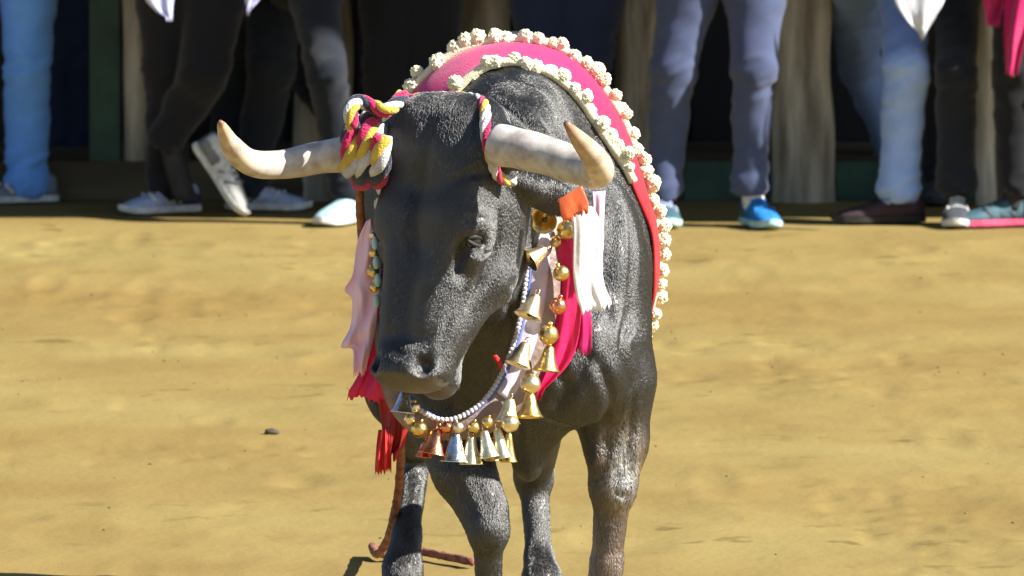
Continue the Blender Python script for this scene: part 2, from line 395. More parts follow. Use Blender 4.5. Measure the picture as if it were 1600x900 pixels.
FAB = {}
def fabric(name, c, c2=None, **k):
    if name not in FAB: FAB[name] = mat(name, c, .85, c2 or tuple(q*.85 for q in c), 14, .3, 320, sheen=.2, spec=.2, **k)
    return FAB[name]
SKINM = mat('skin', (.42, .24, .16), .5, sub=.1)
def drape(V, F, seed):
    n = np.cross(V[F[:, 2]]-V[F[:, 0]], V[F[:, 3]]-V[F[:, 1]]); N = np.zeros_like(V)
    for i in range(4): np.add.at(N, F[:, i], n)
    N /= np.linalg.norm(N, axis=1)[:, None]+1e-12
    a = vnoise((V[:, 0]+.55*V[:, 2])*17+60+seed*.1, (V[:, 2]-.4*V[:, 0])*11+9, 21)+.6*vnoise((V[:, 0]-.7*V[:, 2])*30+80, V[:, 2]*16+9, 22)
    lowz = np.exp(-((V[:, 2]-.13)/.09)**2)+.8*np.exp(-((V[:, 2]-.50)/.08)**2)+.35
    b = vnoise((V[:, 0]+.8*V[:, 2])*9+30+seed*.37, (V[:, 2]-.5*V[:, 0])*26+40, 23); rg = 1-np.abs(2*b-1)*1.6
    return V+N*(((a-.8)*.008+.008*np.clip(rg, -.6, 1))*lowz)[:, None]
def person(label, base_px, trousers, legs, shirt, hair, shoes, hem=.058, thigh=.088, extra=None, hipw=.09, facing=-1.57):
    """legs: [(top px at frame top, knee(px,py), ankle(px,py), ground(px,py), heading, pitch)]"""
    Ys = [YG(*l[3]) for l in legs]; Yh = sum(Ys)/len(Ys); hx = at(base_px, 0, Yh)[0]
    P = empty('person', (hx, Yh, 0), label, 'person', 'people standing at the barrier')
    lo = np.array([1e9]*3); hi = -lo; SK = []
    for i, l in enumerate(legs):
        Y = Ys[i]; g = at(*l[3], Y); top = at(l[0], 0, (Y+Yh)/2+.02); kn = at(*l[1], Y-.03); an = at(*l[2], Y); s = -1 if l[0] < base_px else 1
        hip = np.array([hx+s*hipw, Yh, .90]); SK.append((hip, top, kn, an, g))
        for q in (hip, top, kn, an): lo = np.minimum(lo, q-.2); hi = np.maximum(hi, q+.2)
    hi[2] = 1.12; lo = np.minimum(lo, [hx-.3, Yh-.25, 0]); hi = np.maximum(hi, [hx+.3, Yh+.25, 1.12])
    f = Field(lo, hi, .011)
    f.ell((hx, Yh, .95), (.17, .125, .13), .05)
    for i, (hip, top, kn, an, g) in enumerate(SK):
        f.cap(hip, top, .098, thigh, .04); kr = .42*thigh+.58*hem; f.cap(top, kn, thigh, kr, .03)
        mid = kn*.55+an*.45+np.array([0, .025, 0]); f.cap(kn, mid, kr, kr*.5+hem*.52, .02); f.cap(mid, an, kr*.5+hem*.52, hem, .02)
        f.cap(an, an-(kn-an)*.06, hem, hem*1.03, .02)
        # folds at the knee, at the hem and behind the knee
        r = np.random.default_rng(int(abs(l[0]))+i*7)
        for j in range(0):
            t = r.choice([r.normal(.52, .10), r.normal(.97, .06), r.uniform(.1, 1)]); c = top*(1-t*2)+kn*(t*2) if t < .5 else kn*(2-2*t)+an*(2*t-1)
            a = r.uniform(-2.8, -.3); rad = hem*1.17; d = np.array([math.cos(a), math.sin(a), 0]); tt = np.array([-math.sin(a), math.cos(a), r.uniform(-.7, .7)])*r.uniform(.03, .06)
            f.cap(c+d*rad*.96-tt, c+d*rad*.96+tt, .004, .001, .024, cut=(j % 2 == 0))
        f.cap(an-(kn-an)*.04+np.array([0, 0, -.01]), an-(kn-an)*.18, hem*.8, hem*.8, .012, cut=True)
    V, F = f.mesh(2); V = drape(V, F, base_px); link('trousers', npmesh('trousers', V, F), trousers, P)
    for i, (hip, top, kn, an, g) in enumerate(SK):                 # socks and shoes
        sh = shoes[i % len(shoes)]; MB().tube(catmull([an+np.array([0, 0, .03]), an*.6+g*.4+np.array([0, 0, .02]), g+np.array([0, 0, .06])], 3), .038, 12).build('sock', sh.get('sock', SOCK), P)
        z = 0.004 if len(legs[i]) < 7 else legs[i][6]
        shoe(P, an, legs[i][4], (g[0], g[1], z), legs[i][5], upper=sh['u'], sole=sh['s'], accent=sh.get('a'), white=sh.get('w'), L=sh.get('L', .30))
    # shirt with arms ending in the trouser pockets
    f = Field((hx-.4, Yh-.3, .8), (hx+.4, Yh+.3, 1.62), .016)
    f.ell((hx, Yh, 1.03), (.175, .13, .14), .05); f.ell((hx, Yh, 1.24), (.19, .12, .22), .08); f.ell((hx, Yh, 1.40), (.19, .095, .07), .06)
    for s in (-1, 1):
        f.cap((hx+s*.19, Yh, 1.40), (hx+s*.27, Yh+.06, 1.13), .058, .048, .05); f.cap((hx+s*.27, Yh+.06, 1.13), (hx+s*.18, Yh-.06, .93), .046, .042, .03)
    V, F = f.mesh(2); link('shirt', npmesh('shirt', V, F), shirt, P)
    f = Field((hx-.14, Yh-.2, 1.38), (hx+.14, Yh+.2, 1.80), .008); hc = np.array([hx, Yh-.01, 1.62])
    f.cap((hx, Yh+.01, 1.40), (hx, Yh, 1.55), .06, .055, .04); f.ell(hc, (.075, .095, .115), .02); f.ell(hc+[0, -.03, -.06], (.055, .06, .055), .03)
    f.cap(hc+[0, -.092, .01], hc+[0, -.112, -.03], .009, .015, .015)
    for s in (-1, 1):
        f.ell(hc+[s*.077, .01, -.01], (.010, .020, .032), .008); f.ell(hc+[s*.032, -.092, .012], (.017, .012, .010), .01, cut=True)
    f.cap(hc+[-.022, -.094, -.062], hc+[.022, -.094, -.062], .004, .004, .006, cut=True)
    V, F = f.mesh(2); link('head', npmesh('head', V, F), SKINM, P)
    for s in (-1, 1): MB().sphere(hc+[s*.032, -.080, .012], .011, 10).build('eye', EYE0, P)
    hb = MB()
    for i in range(150):
        a = random.uniform(0, 6.28); t = random.uniform(0, 1.35); q = hc+np.array([.072*math.sin(t)*math.cos(a), .02+.090*math.sin(t)*math.sin(a), .02+.098*math.cos(t)])
        if q[1] > hc[1]-.07 or q[2] > hc[2]+.07: hb.sphere(q, .022, 8)
    hb.build('hair', hair, P)
    return P
EYE0 = mat('eye_dark', (.03, .02, .015), .1); SOCK = mat('sock_dark', (.03, .03, .035), .9)
HB = mat('hair_dark', (.02, .013, .01), .6); HN = mat('hair_brown', (.08, .045, .025), .6)
def cm(n, c, r=.7): return mat(n, c, r, tuple(q*.7 for q in c), 40, .3, 300)
WH = cm('white_rubber', (.75, .76, .74)); GY_ = cm('grey_mesh', (.22, .24, .27)); NV = cm('navy_mesh', (.03, .05, .10)); LAV = cm('pale_blue_mesh', (.45, .52, .75)); BLU = cm('bright_blue_mesh', (.01, .20, .60))
TEAL = cm('teal_mesh', (.05, .12, .16)); PALE = cm('pale_aqua_rubber', (.45, .72, .80)); MAR = cm('maroon_suede', (.045, .018, .025)); BLKR = cm('black_rubber', (.02, .02, .02)); PNK = cm('pink_rubber', (.85, .10, .22)); DKG = cm('slate_mesh', (.06, .07, .09))
LJ = fabric('light_blue_denim', (.17, .42, .98), (.14, .36, .86)); LJ2 = fabric('washed_denim', (.34, .50, .90), (.29, .43, .80)); SL = fabric('slate_cotton', (.065, .085, .17)); BK = fabric('black_cotton', (.010, .011, .015)); BK2 = fabric('charcoal_cotton', (.013, .017, .024)); NVD = fabric('navy_denim', (.016, .028, .07))
TS = [fabric('shirt_%s' % n, c) for n, c in (('white', (.7, .7, .75)), ('navy', (.03, .04, .09)), ('black', (.015, .015, .018)), ('grey', (.2, .2, .2)), ('red', (.4, .03, .05)))]
L_, R_, T_ = math.pi, 0.0, -math.pi/2          # headings: left, right, towards the camera
person('person in light blue jeans and grey trainers at the left edge', 0, LJ, [(45, (42, 110), (42, 284), (52, 318), L_+.35, 0), (-60, (-70, 110), (-75, 272), (-65, 318), L_+.4, 0)], TS[0], HB, [dict(u=GY_, s=WH, w=WH)], hem=.070, thigh=.095)
person('person in dark navy trousers standing behind, just left of the green post', 112, NVD, [(98, (94, 100), (96, 245), (100, 285), T_, 0), (134, (132, 100), (128, 245), (128, 285), T_+.2, 0)], TS[1], HN, [dict(u=BLKR, s=BLKR)], hipw=.07)
PC = person('person in black trousers stepping, one heel raised to show a white sole', 290, BK, [(262, (262, 110), (262, 288), (275, 334), L_+.5, 0), (335, (318, 120), (262, 215), (290, 338), R_-.30, .95)], TS[0], HB, [dict(u=LAV, s=WH, a=NV, w=WH), dict(u=WH, s=WH, w=GY_, a=GY_)], hem=.062, thigh=.105)
PD = person('person in charcoal trousers and pale blue trainers beside the stepping one', 395, BK2, [(375, (372, 110), (352, 250), (350, 308), R_-.5, .15), (425, (425, 110), (390, 284), (392, 330), R_-.25, 0)], TS[2], HN, [dict(u=LAV, s=WH, a=NV, w=WH)], hem=.062, thigh=.10)
person("person in dark navy trousers and a pale blue shoe behind the bull's left-hand horn", 490, fabric('dark_navy_cotton', (.008, .012, .022)), [(492, (512, 120), (538, 290), (545, 350), L_+1.1, 0), (460, (470, 110), (590, 262), (592, 318), T_, 0)], TS[1], HB, [dict(u=PALE, s=WH, a=NV)], hem=.052, thigh=.085)
person("person in black trousers between the two thick posts, just left of the bull's hump", 645, BK, [(610, (605, 110), (605, 275), (605, 330), T_-.3, 0), (675, (680, 110), (680, 275), (680, 330), T_+.3, 0)], TS[2], HN, [dict(u=DKG, s=BLKR)], thigh=.105, hem=.066)
person("person in navy jeans behind the bull's hump, right of the straight log post", 885, NVD, [(845, (850, 110), (852, 275), (852, 330), T_-.3, 0), (925, (915, 110), (910, 275), (910, 330), T_+.3, 0)], TS[1], HB, [dict(u=DKG, s=WH)], thigh=.105, hem=.068)
person('person in slate-blue trousers with bright blue trainers, standing feet apart', 1126, SL, [(1072, (1052, 105), (1037, 292), (1035, 352), T_+.10, 0), (1180, (1178, 105), (1172, 283), (1180, 354), T_+.28, 0)], TS[3], HN, [dict(u=TEAL, s=PALE, a=BLU, w=LAV, L=.28), dict(u=BLU, s=PALE, a=TEAL, w=BLU, L=.28, sock=WH)], hem=.056, thigh=.098)
PI_ = person('person in washed light blue jeans walking, in maroon suede shoes', 1375, LJ2, [(1335, (1345, 105), (1395, 215), (1392, 300), L_-.1, .25), (1412, (1415, 105), (1405, 288), (1403, 350), L_+.18, 0)], TS[0], HB, [dict(u=LAV, s=WH), dict(u=MAR, s=BLKR, L=.32)], hem=.066, thigh=.088)
person('person in plain black trousers with one grey trainer pointing at the camera', 1480, BK2, [(1465, (1470, 110), (1472, 262), (1470, 318), T_-.2, 0), (1495, (1494, 110), (1494, 280), (1496, 352), T_-.05, 0)], TS[2], HN, [dict(u=DKG, s=BLKR), dict(u=DKG, s=WH, w=WH)], hem=.062, thigh=.075, hipw=.06)
PK = person('person in black trousers with pink-soled trainers and a magenta coat, at the right edge', 1625, BK, [(1588, (1585, 110), (1588, 282), (1580, 355), L_+.35, 0), (1665, (1665, 110), (1670, 282), (1672, 355), T_, 0)], TS[4], HB, [dict(u=TEAL, s=PNK, w=DKG)], hem=.060, thigh=.085)
def cloth(name, left, right, m, parent=None, n=22, ripple=.01, waves=3, thick=.0014, seed=0, ragged=.018, label=None, cat=None, group=None, frac=6):
    L = catmull(left, frac); Rr = catmull(right, frac); k = len(L); Rr = np.array([[np.interp(i/(k-1), np.linspace(0, 1, len(Rr)), Rr[:, j]) for j in range(3)] for i in range(k)])
    V = []; r = np.random.default_rng(seed)
    ph = r.uniform(0, 6)
    for i in range(k):
        for j in range(n+1):
            t = j/n; p = L[i]*(1-t)+Rr[i]*t; a = ripple*(.6*math.sin(waves*math.pi*t+ph+i*.16)+.12*math.sin(waves*2.3*math.pi*t+ph*2-i*.23)+.35*math.sin(i*.55+t*2.5+ph))*min(1, .3+i/k); V.append(p+np.array([.12*a, a-ripple*.6*math.sin(math.pi*t), a*.1-(r.uniform(0, ragged) if i == k-1 else 0)]))
    F = [(i*(n+1)+j, i*(n+1)+j+1, (i+1)*(n+1)+j+1, (i+1)*(n+1)+j) for i in range(k-1) for j in range(n)]
    o = MB().add(V, F).build(name, m, parent); md = o.modifiers.new('thick', 'SOLIDIFY'); md.thickness = thick
    if label: tag(o, label, cat, group)
    return o
SHW = fabric('white_shirt_tail', (.75, .77, .85)); SHL = fabric('lavender_shirt_tail', (.55, .58, .92)); MAG = fabric('magenta_coat', (.50, .01, .12))
Yc = 13.05
cloth('shirt_tail', [at(1385, -90, Yc), at(1395, -10, Yc), at(1412, 25, Yc), at(1440, 56, Yc)], [at(1480, -90, Yc), at(1478, -10, Yc), at(1462, 25, Yc), at(1444, 56, Yc)], SHW, PI_, seed=1)
cloth('shirt_tail', [at(205, -60, 12.9), at(222, -10, 12.9), at(240, 14, 12.9), at(262, 27, 12.9)], [at(275, -60, 12.9), at(272, -10, 12.9), at(270, 10, 12.9), at(268, 27, 12.9)], SHL, PC, seed=2)
cloth('shirt_tail', [at(380, -60, 12.9), at(382, -10, 12.9), at(384, 6, 12.9), at(387, 17, 12.9)], [at(430, -60, 12.9), at(410, -10, 12.9), at(401, 4, 12.9), at(389, 17, 12.9)], SHL, PD, seed=3)
cloth('coat', [at(1532, -120, 12.95), at(1535, -20, 12.95), at(1537, 12, 12.95), at(1540, 34, 12.95)], [at(1640, -120, 12.9), at(1575, -20, 12.95), at(1568, 12, 12.95), at(1563, 34, 12.95)], MAG, PK, seed=4, ripple=.02)
cloth('coat_tail', [at(1570, -120, 12.9), at(1570, -20, 12.9), at(1568, 60, 12.9), at(1570, 112, 12.9)], [at(1660, -120, 12.9), at(1625, -20, 12.9), at(1602, 60, 12.9), at(1592, 112, 12.9)], MAG, PK, seed=5, ripple=.03)
# loose things on the sand
def stone(px, py, r, label, group=None):
    c = gr(px, py); b_ = MB().sphere((c[0], c[1], gz(c[0], c[1])+r*.35), r, 12, (1.3, 1, .62), .14); o = b_.build('clod', mat('clod', (.10, .075, .05), .95, bump=.6, bscale=80), None); return tag(o, label, 'clod', group)
stone(425, 679, .017, 'dark round clod lying alone on the sand to the left of the bull')
cl = MB(); r_ = random.Random(5)
for i in range(260):
    x, y = r_.uniform(-2, 2), r_.uniform(-2, 12.8); s_ = r_.uniform(.001, .0045); cl.sphere((x, y, gz(x, y)+s_*.3), s_, 6, (1.4, 1, .7), .2)
o = cl.build('grit', mat('grit', (.20, .145, .06), .95)); tag(o, kind='stuff')


# ============================================================ BULL
bull = empty('bull', (0, .6, 0), 'black fighting bull with pale horns standing on the sand, decked in ribbons and bells', 'bull')
POLL = at(672, 178, -.56); YAW = R(36)
Fw = np.array([-math.sin(YAW), -math.cos(YAW), 0]); Zu = np.array([0, 0, 1.0])
U = np.array([math.cos(YAW), -math.sin(YAW), 0]); Wd = .25*Fw-.968*Zu; Wd /= np.linalg.norm(Wd); Vf = np.cross(U, Wd); Vf /= np.linalg.norm(Vf)
if Vf.dot(Fw) < 0: Vf = -Vf
HM = np.stack([U, Wd, Vf], 1)
HS = .97
def hd(u, w_, v): return POLL+U*u+Wd*w_*HS+Vf*v
CREASES = [
    ([(772, 156), (798, 172), (826, 194), (850, 218)], .009, .012), ([(752, 108), (800, 118), (850, 140), (880, 176)], .005, .016), ([(700, 140), (730, 120), (765, 112)], .006, .014),
    ([(674, 190), (664, 240), (655, 300), (650, 380)], .007, .016), ([(600, 260), (640, 268), (690, 262), (730, 250)], .004, .014), ([(705, 285), (735, 270), (770, 268)], .005, .010),
    ([(728, 345), (748, 338), (772, 344)], .004, .006), ([(728, 392), (750, 396), (772, 386)], .005, .006), ([(726, 376), (719, 400), (716, 428)], .018, .014), ([(740, 408), (725, 450), (705, 490), (696, 540)], .005, .010),
    ([(765, 400), (752, 440), (730, 480)], .005, .009), ([(700, 500), (690, 530), (688, 556)], .004, .008), ([(616, 540), (630, 552), (648, 552)], .004, .008), ([(780, 330), (776, 370), (764, 420)], .005, .010),
    ([(948, 300), (955, 360), (945, 430), (950, 500)], .008, .020), ([(905, 500), (918, 545), (905, 590), (880, 630)], .010, .015), ([(985, 480), (970, 540), (985, 600)], .008, .016), ([(930, 560), (950, 600), (945, 660)], .009, .014),
    ([(975, 330), (985, 400), (982, 460)], .005, .014), ([(860, 560), (885, 600), (870, 640)], .008, .014), ([(840, 640), (870, 660), (900, 665)], .008, .012), ([(990, 620), (985, 670), (975, 720)], .007, .010),
    ([(945, 640), (950, 690), (940, 735)], .006, .010), ([(740, 745), (755, 780), (768, 800)], .002, .009), ([(700, 720), (720, 760), (745, 800)], .002, .009), ([(752, 845), (765, 858), (775, 850)], .004, .006), ([(960, 762), (975, 775), (985, 768)], .004, .007),
    ([(780, 470), (778, 530), (768, 580)], .008, .012), ([(800, 440), (800, 500), (790, 560)], .007, .012), ([(815, 620), (812, 680), (820, 730)], .006, .010), ([(910, 300), (925, 350), (915, 420), (920, 480)], .006, .014)]
def build_bull_body():
    f = Field((-.62, -.98, -.01), (.62, 1.85, 1.52), .008)
    # trunk
    f.ell((-.05, 1.15, 1.02), (.27, .30, .30), .1)
    f.ell((-.02, .72, .92), (.265, .56, .37), .12)
    f.ell((.025, .42, .90), (.318, .22, .36), .05)
    f.ell((.0, .70, 1.10), (.295, .33, .335), .08)
    f.ell((-.05, .44, 1.14), (.238, .25, .245), .05); f.ell((.03, .44, 1.10), (.228, .25, .285), .05); f.ell((.01, .46, 1.0), (.275, .30, .41), .08); f.ell((.03, .28, .86), (.265, .28, .33), .10)
    f.ell((.00, .24, 1.135), (.185, .22, .245), .05); f.ell((-.01, .14, 1.06), (.17, .20, .22), .06)                    # crest
    f.ell((-.03, .0, .98), (.185, .25, .22), .08)
    f.cap((.01, .1, .95), hd(0, .16, -.2), .23, .12, .10)              # neck
    f.cap((-.01, .05, .78), hd(0, .30, -.24), .22, .10, .10)
    f.cap((.0, 0, .68), hd(0, .36, -.24), .14, .04, .08)               # throat
    f.ell((.045, -.06, .68), (.15, .18, .17), .08)                     # chest
    # brisket
    f.ell(at(826, 668, -.02), (.052, .13, .125), .05)
    # shoulders and forelegs
    sR = at(938, 470, .08); f.ell(sR, (.12, .20, .30), .05); f.ell(at(952, 560, .0), (.085, .14, .16), .05)
    sL = at(640, 500, .08); f.ell(sL+np.array([.05, .02, 0]), (.12, .20, .28), .08)
    f.ell(at(905, 560, -.14), (.10, .10, .15), .06)                    # point of shoulder
    k = .035
    a, b, c, d, e = at(958, 600, .02), at(962, 690, .02), at(958, 757, .0), at(948, 880, .02), at(940, 950, .03)
    f.cap(a, b, .098, .070, .05); f.cap(b, c, .070, .052, k); f.ell(c, (.054, .058, .065), .02)
    f.cap(c, d, .044, .034, .02); f.cap(d, e, .036, .046, .02); f.cap(e, at(936, 990, .0), .046, .05, .02)
    f.cap(at(975, 560, .02), at(982, 690, -.01), .045, .03, .02); f.cap(at(925, 600, -.03), at(940, 720, -.03), .05, .03, .02)
    a, b, c, d, e = at(700, 640, -.0), at(722, 735, -.08), at(762, 828, -.14), at(764, 925, -.10), at(762, 975, -.09)
    f.cap(a, b, .11, .066, .05); f.cap(b, c, .062, .046, k); f.ell(at(765, 826, -.15), (.044, .05, .055), .02)
    f.cap(at(738, 730, -.1), at(768, 790, -.14), .045, .036, .03)
    f.cap(c, d, .036, .029, .02); f.cap(d, e, .032, .042, .02); f.cap(e, at(760, 1005, -.12), .043, .048, .02)
    # hind legs
    for hx, st, hk, ft, fe in ((-.19, at(648, 600, .95), at(650, 705, 1.36), at(636, 835, 1.18), at(629, 885, 1.12)),
                           (.08, at(832, 600, .9), at(834, 745, 1.22), at(842, 870, 1.12), at(847, 905, 1.06))):
        f.cap((hx, 1.12, .95), st, .19, .12, .08); f.cap(st, hk, .10, .042, .05)
        f.ell(hk, (.038, .06, .05), .03)
        f.cap(hk, ft, .036, .029, .02); f.cap(ft, fe, .034, .044, .02); f.cap(fe, fe+np.array([0, -.02, -.02]), .044, .048, .02)
    # tail
    f.cap((-.06, 1.40, 1.22), (-.07, 1.49, .95), .03, .02, .03); f.cap((-.07, 1.49, .95), (-.09, 1.49, .5), .02, .014, .02)
    # head
    for s in (-1, 1):
        f.cap(hd(.075*s, .01, -.085), hd(.075*s, .24, -.075), .066, .070, .05)
        f.cap(hd(.062*s, .24, -.08), hd(.042*s, .54, -.085), .066, .055, .05)
        f.cap(hd(.075*s, .18, -.20), hd(.072*s, .36, -.22), .080, .062, .05)
        f.cap(hd(.070*s, .36, -.19), hd(.038*s, .58, -.13), .064, .036, .04)
        f.ell(hd(.115*s, .285, -.085), (.035, .055, .045), .03, HM)    # orbit
        f.cap(hd(.13*s, .05, -.09), hd(.185*s, .06, -.10), .058, .048, .03)
        f.cap(hd(.07*s, .215, -.035), hd(.125*s, .24, -.07), .022, .018, .03)  # brow
        # ear leaf
        e0 = hd(.13*s, .11, -.17); e1 = hd(.175*s, .13, -.21); e2 = hd(.215*s, .15, -.28)
        f.cap(e0, e1, .030, .030, .02)
        ax = (e2-e0); ax /= np.linalg.norm(ax); q = np.cross(ax, Vf); q /= np.linalg.norm(q); n_ = np.cross(ax, q)
        EM = np.stack([ax, q, n_], 1); f.ell((e1+e2)/2, (.085, .043, .016), .02, EM)
    f.ell(hd(0, .06, -.075), (.13, .11, .075), .05, HM)
    f.ell(hd(0, -.01, -.11), (.12, .045, .075), .04, HM)
    f.ell(hd(.026, .600, -.085), (.065, .058, .075), .03, HM); f.ell(hd(-.030, .600, -.085), (.066, .058, .075), .03, HM)             # muzzle
    f.ell(hd(0, .615, -.050), (.088, .032, .040), .03, HM)
    f.ell(hd(.0, .622, -.185), (.040, .034, .034), .03, HM)              # chin
    f.cap(hd(0, .45, -.18), hd(.003, .60, -.19), .05, .042, .04)
    for s in (-1, 1):
        f.cap(hd(.118*s, .30, -.085), hd(.090*s, .42, -.105), .020, .014, .02); f.cap(hd(.06*s, .22, -.03), hd(.045*s, .50, -.045), .030, .026, .02)
        f.ell(hd(.066*s, .601, -.018), (.021, .026, .045), .012, HM, cut=True)
        f.cap(hd(.062*s, .59, -.02), hd(.088*s, .572, -.05), .011, .006, .010, cut=True)
        f.ell(hd(.138*s, .290, -.066), (.020, .019, .024), .015, HM, cut=True)
        f.cap(hd(.120*s, .325, -.045), hd(.108*s, .40, -.04), .010, .006, .03, cut=True)
        f.cap(hd(.02*s, .635, -.138), hd(.085*s, .565, -.140), .007, .005, .010, cut=True)  # mouth line
        f.cap(hd(.085*s, .565, -.140), hd(.100*s, .50, -.150), .005, .003, .010, cut=True)
    f.cap(hd(0, .27, .012), hd(0, .45, .004), .008, .005, .02, cut=True)
    # skin folds on neck and shoulder
    for (p, q, r) in (((775, 128, -.05), (875, 185, -.1), .010), ((880, 480, -.1), (900, 620, -.12), .014), ((1000, 400, .2), (985, 560, .22), .012)):
        pass
    V, F = f.mesh(3)
    bv = BVHTree.FromPolygons([tuple(v) for v in V], [tuple(int(i) for i in q) for q in F])
    def normals(V):
        n = np.cross(V[F[:, 2]]-V[F[:, 0]], V[F[:, 3]]-V[F[:, 1]]); N = np.zeros_like(V)
        for i in range(4): np.add.at(N, F[:, i], n)
        return N/(np.linalg.norm(N, axis=1)[:, None]+1e-12)
    N = normals(V); D = np.zeros(len(V))
    for pts, dep, wd in CREASES:
        q = []
        for (px, py) in pts:
            d = ray(px, py); d /= np.linalg.norm(d); h = bv.ray_cast(Vector(CAM), Vector(d))
            if h[0] is not None and (not q or np.linalg.norm(np.array(h[0])-q[-1]) < .22): q.append(np.array(h[0]))
        if len(q) < 2: continue
        q = catmull(q, 4); dm = np.full(len(V), 9.0); lo, hi = q.min(0)-5*wd, q.max(0)+5*wd; m_ = ((V > lo) & (V < hi)).all(1); W = V[m_]; dd = np.full(len(W), 9.0); tt = np.zeros(len(W))
        for i in range(len(q)-1):
            ba = q[i+1]-q[i]; t = np.clip(((W-q[i]) @ ba)/(ba @ ba+1e-12), 0, 1); e = np.linalg.norm(W-q[i]-t[:, None]*ba, axis=1); u = e < dd; dd[u] = e[u]; tt[u] = (i+t[u])/(len(q)-1)
        x = dd/wd; D[m_] += dep*np.sin(np.pi*np.clip(tt*.9+.05, 0, 1))**.6*(-np.exp(-x*x)+.45*np.exp(-(x-2)**2*.8))
    V = V+N*D[:, None]
    me = npmesh('body', V, F)
    P = V
    g = lambda c, r: np.exp(-(((P-np.array(c))**2).sum(1))/(r*r))
    brown = .28*np.clip((.40-P[:, 2])/.3, 0, 1)+.8*np.clip((.42-P[:, 2])/.1, 0, 1)*(P[:, 0] > .14)*(P[:, 1] < .4)
    lp = (P-POLL) @ HM
    inh = (lp[:, 2] > -.3) & (lp[:, 1] > -.1) & (lp[:, 1] < .7) & (np.abs(lp[:, 0]) < .2)
    brown = np.where(inh, 0, brown)
    pale = 1.0*np.exp(-((P-at(972, 725, -.05))**2/np.array([.040, .1, .085])**2).sum(1))  # sun glare on the lit foreleg, painted as pale hide
    skin = np.where(inh, np.clip((lp[:, 1]-.600)/.02, 0, 1), 0)*np.where(lp[:, 2] < -.12, .3, 1)
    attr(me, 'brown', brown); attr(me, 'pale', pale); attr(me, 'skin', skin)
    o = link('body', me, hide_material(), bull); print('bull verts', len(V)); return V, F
BV, BF = build_bull_body()
BVH = BVHTree.FromPolygons([tuple(v) for v in BV], [tuple(int(i) for i in f_) for f_ in BF])

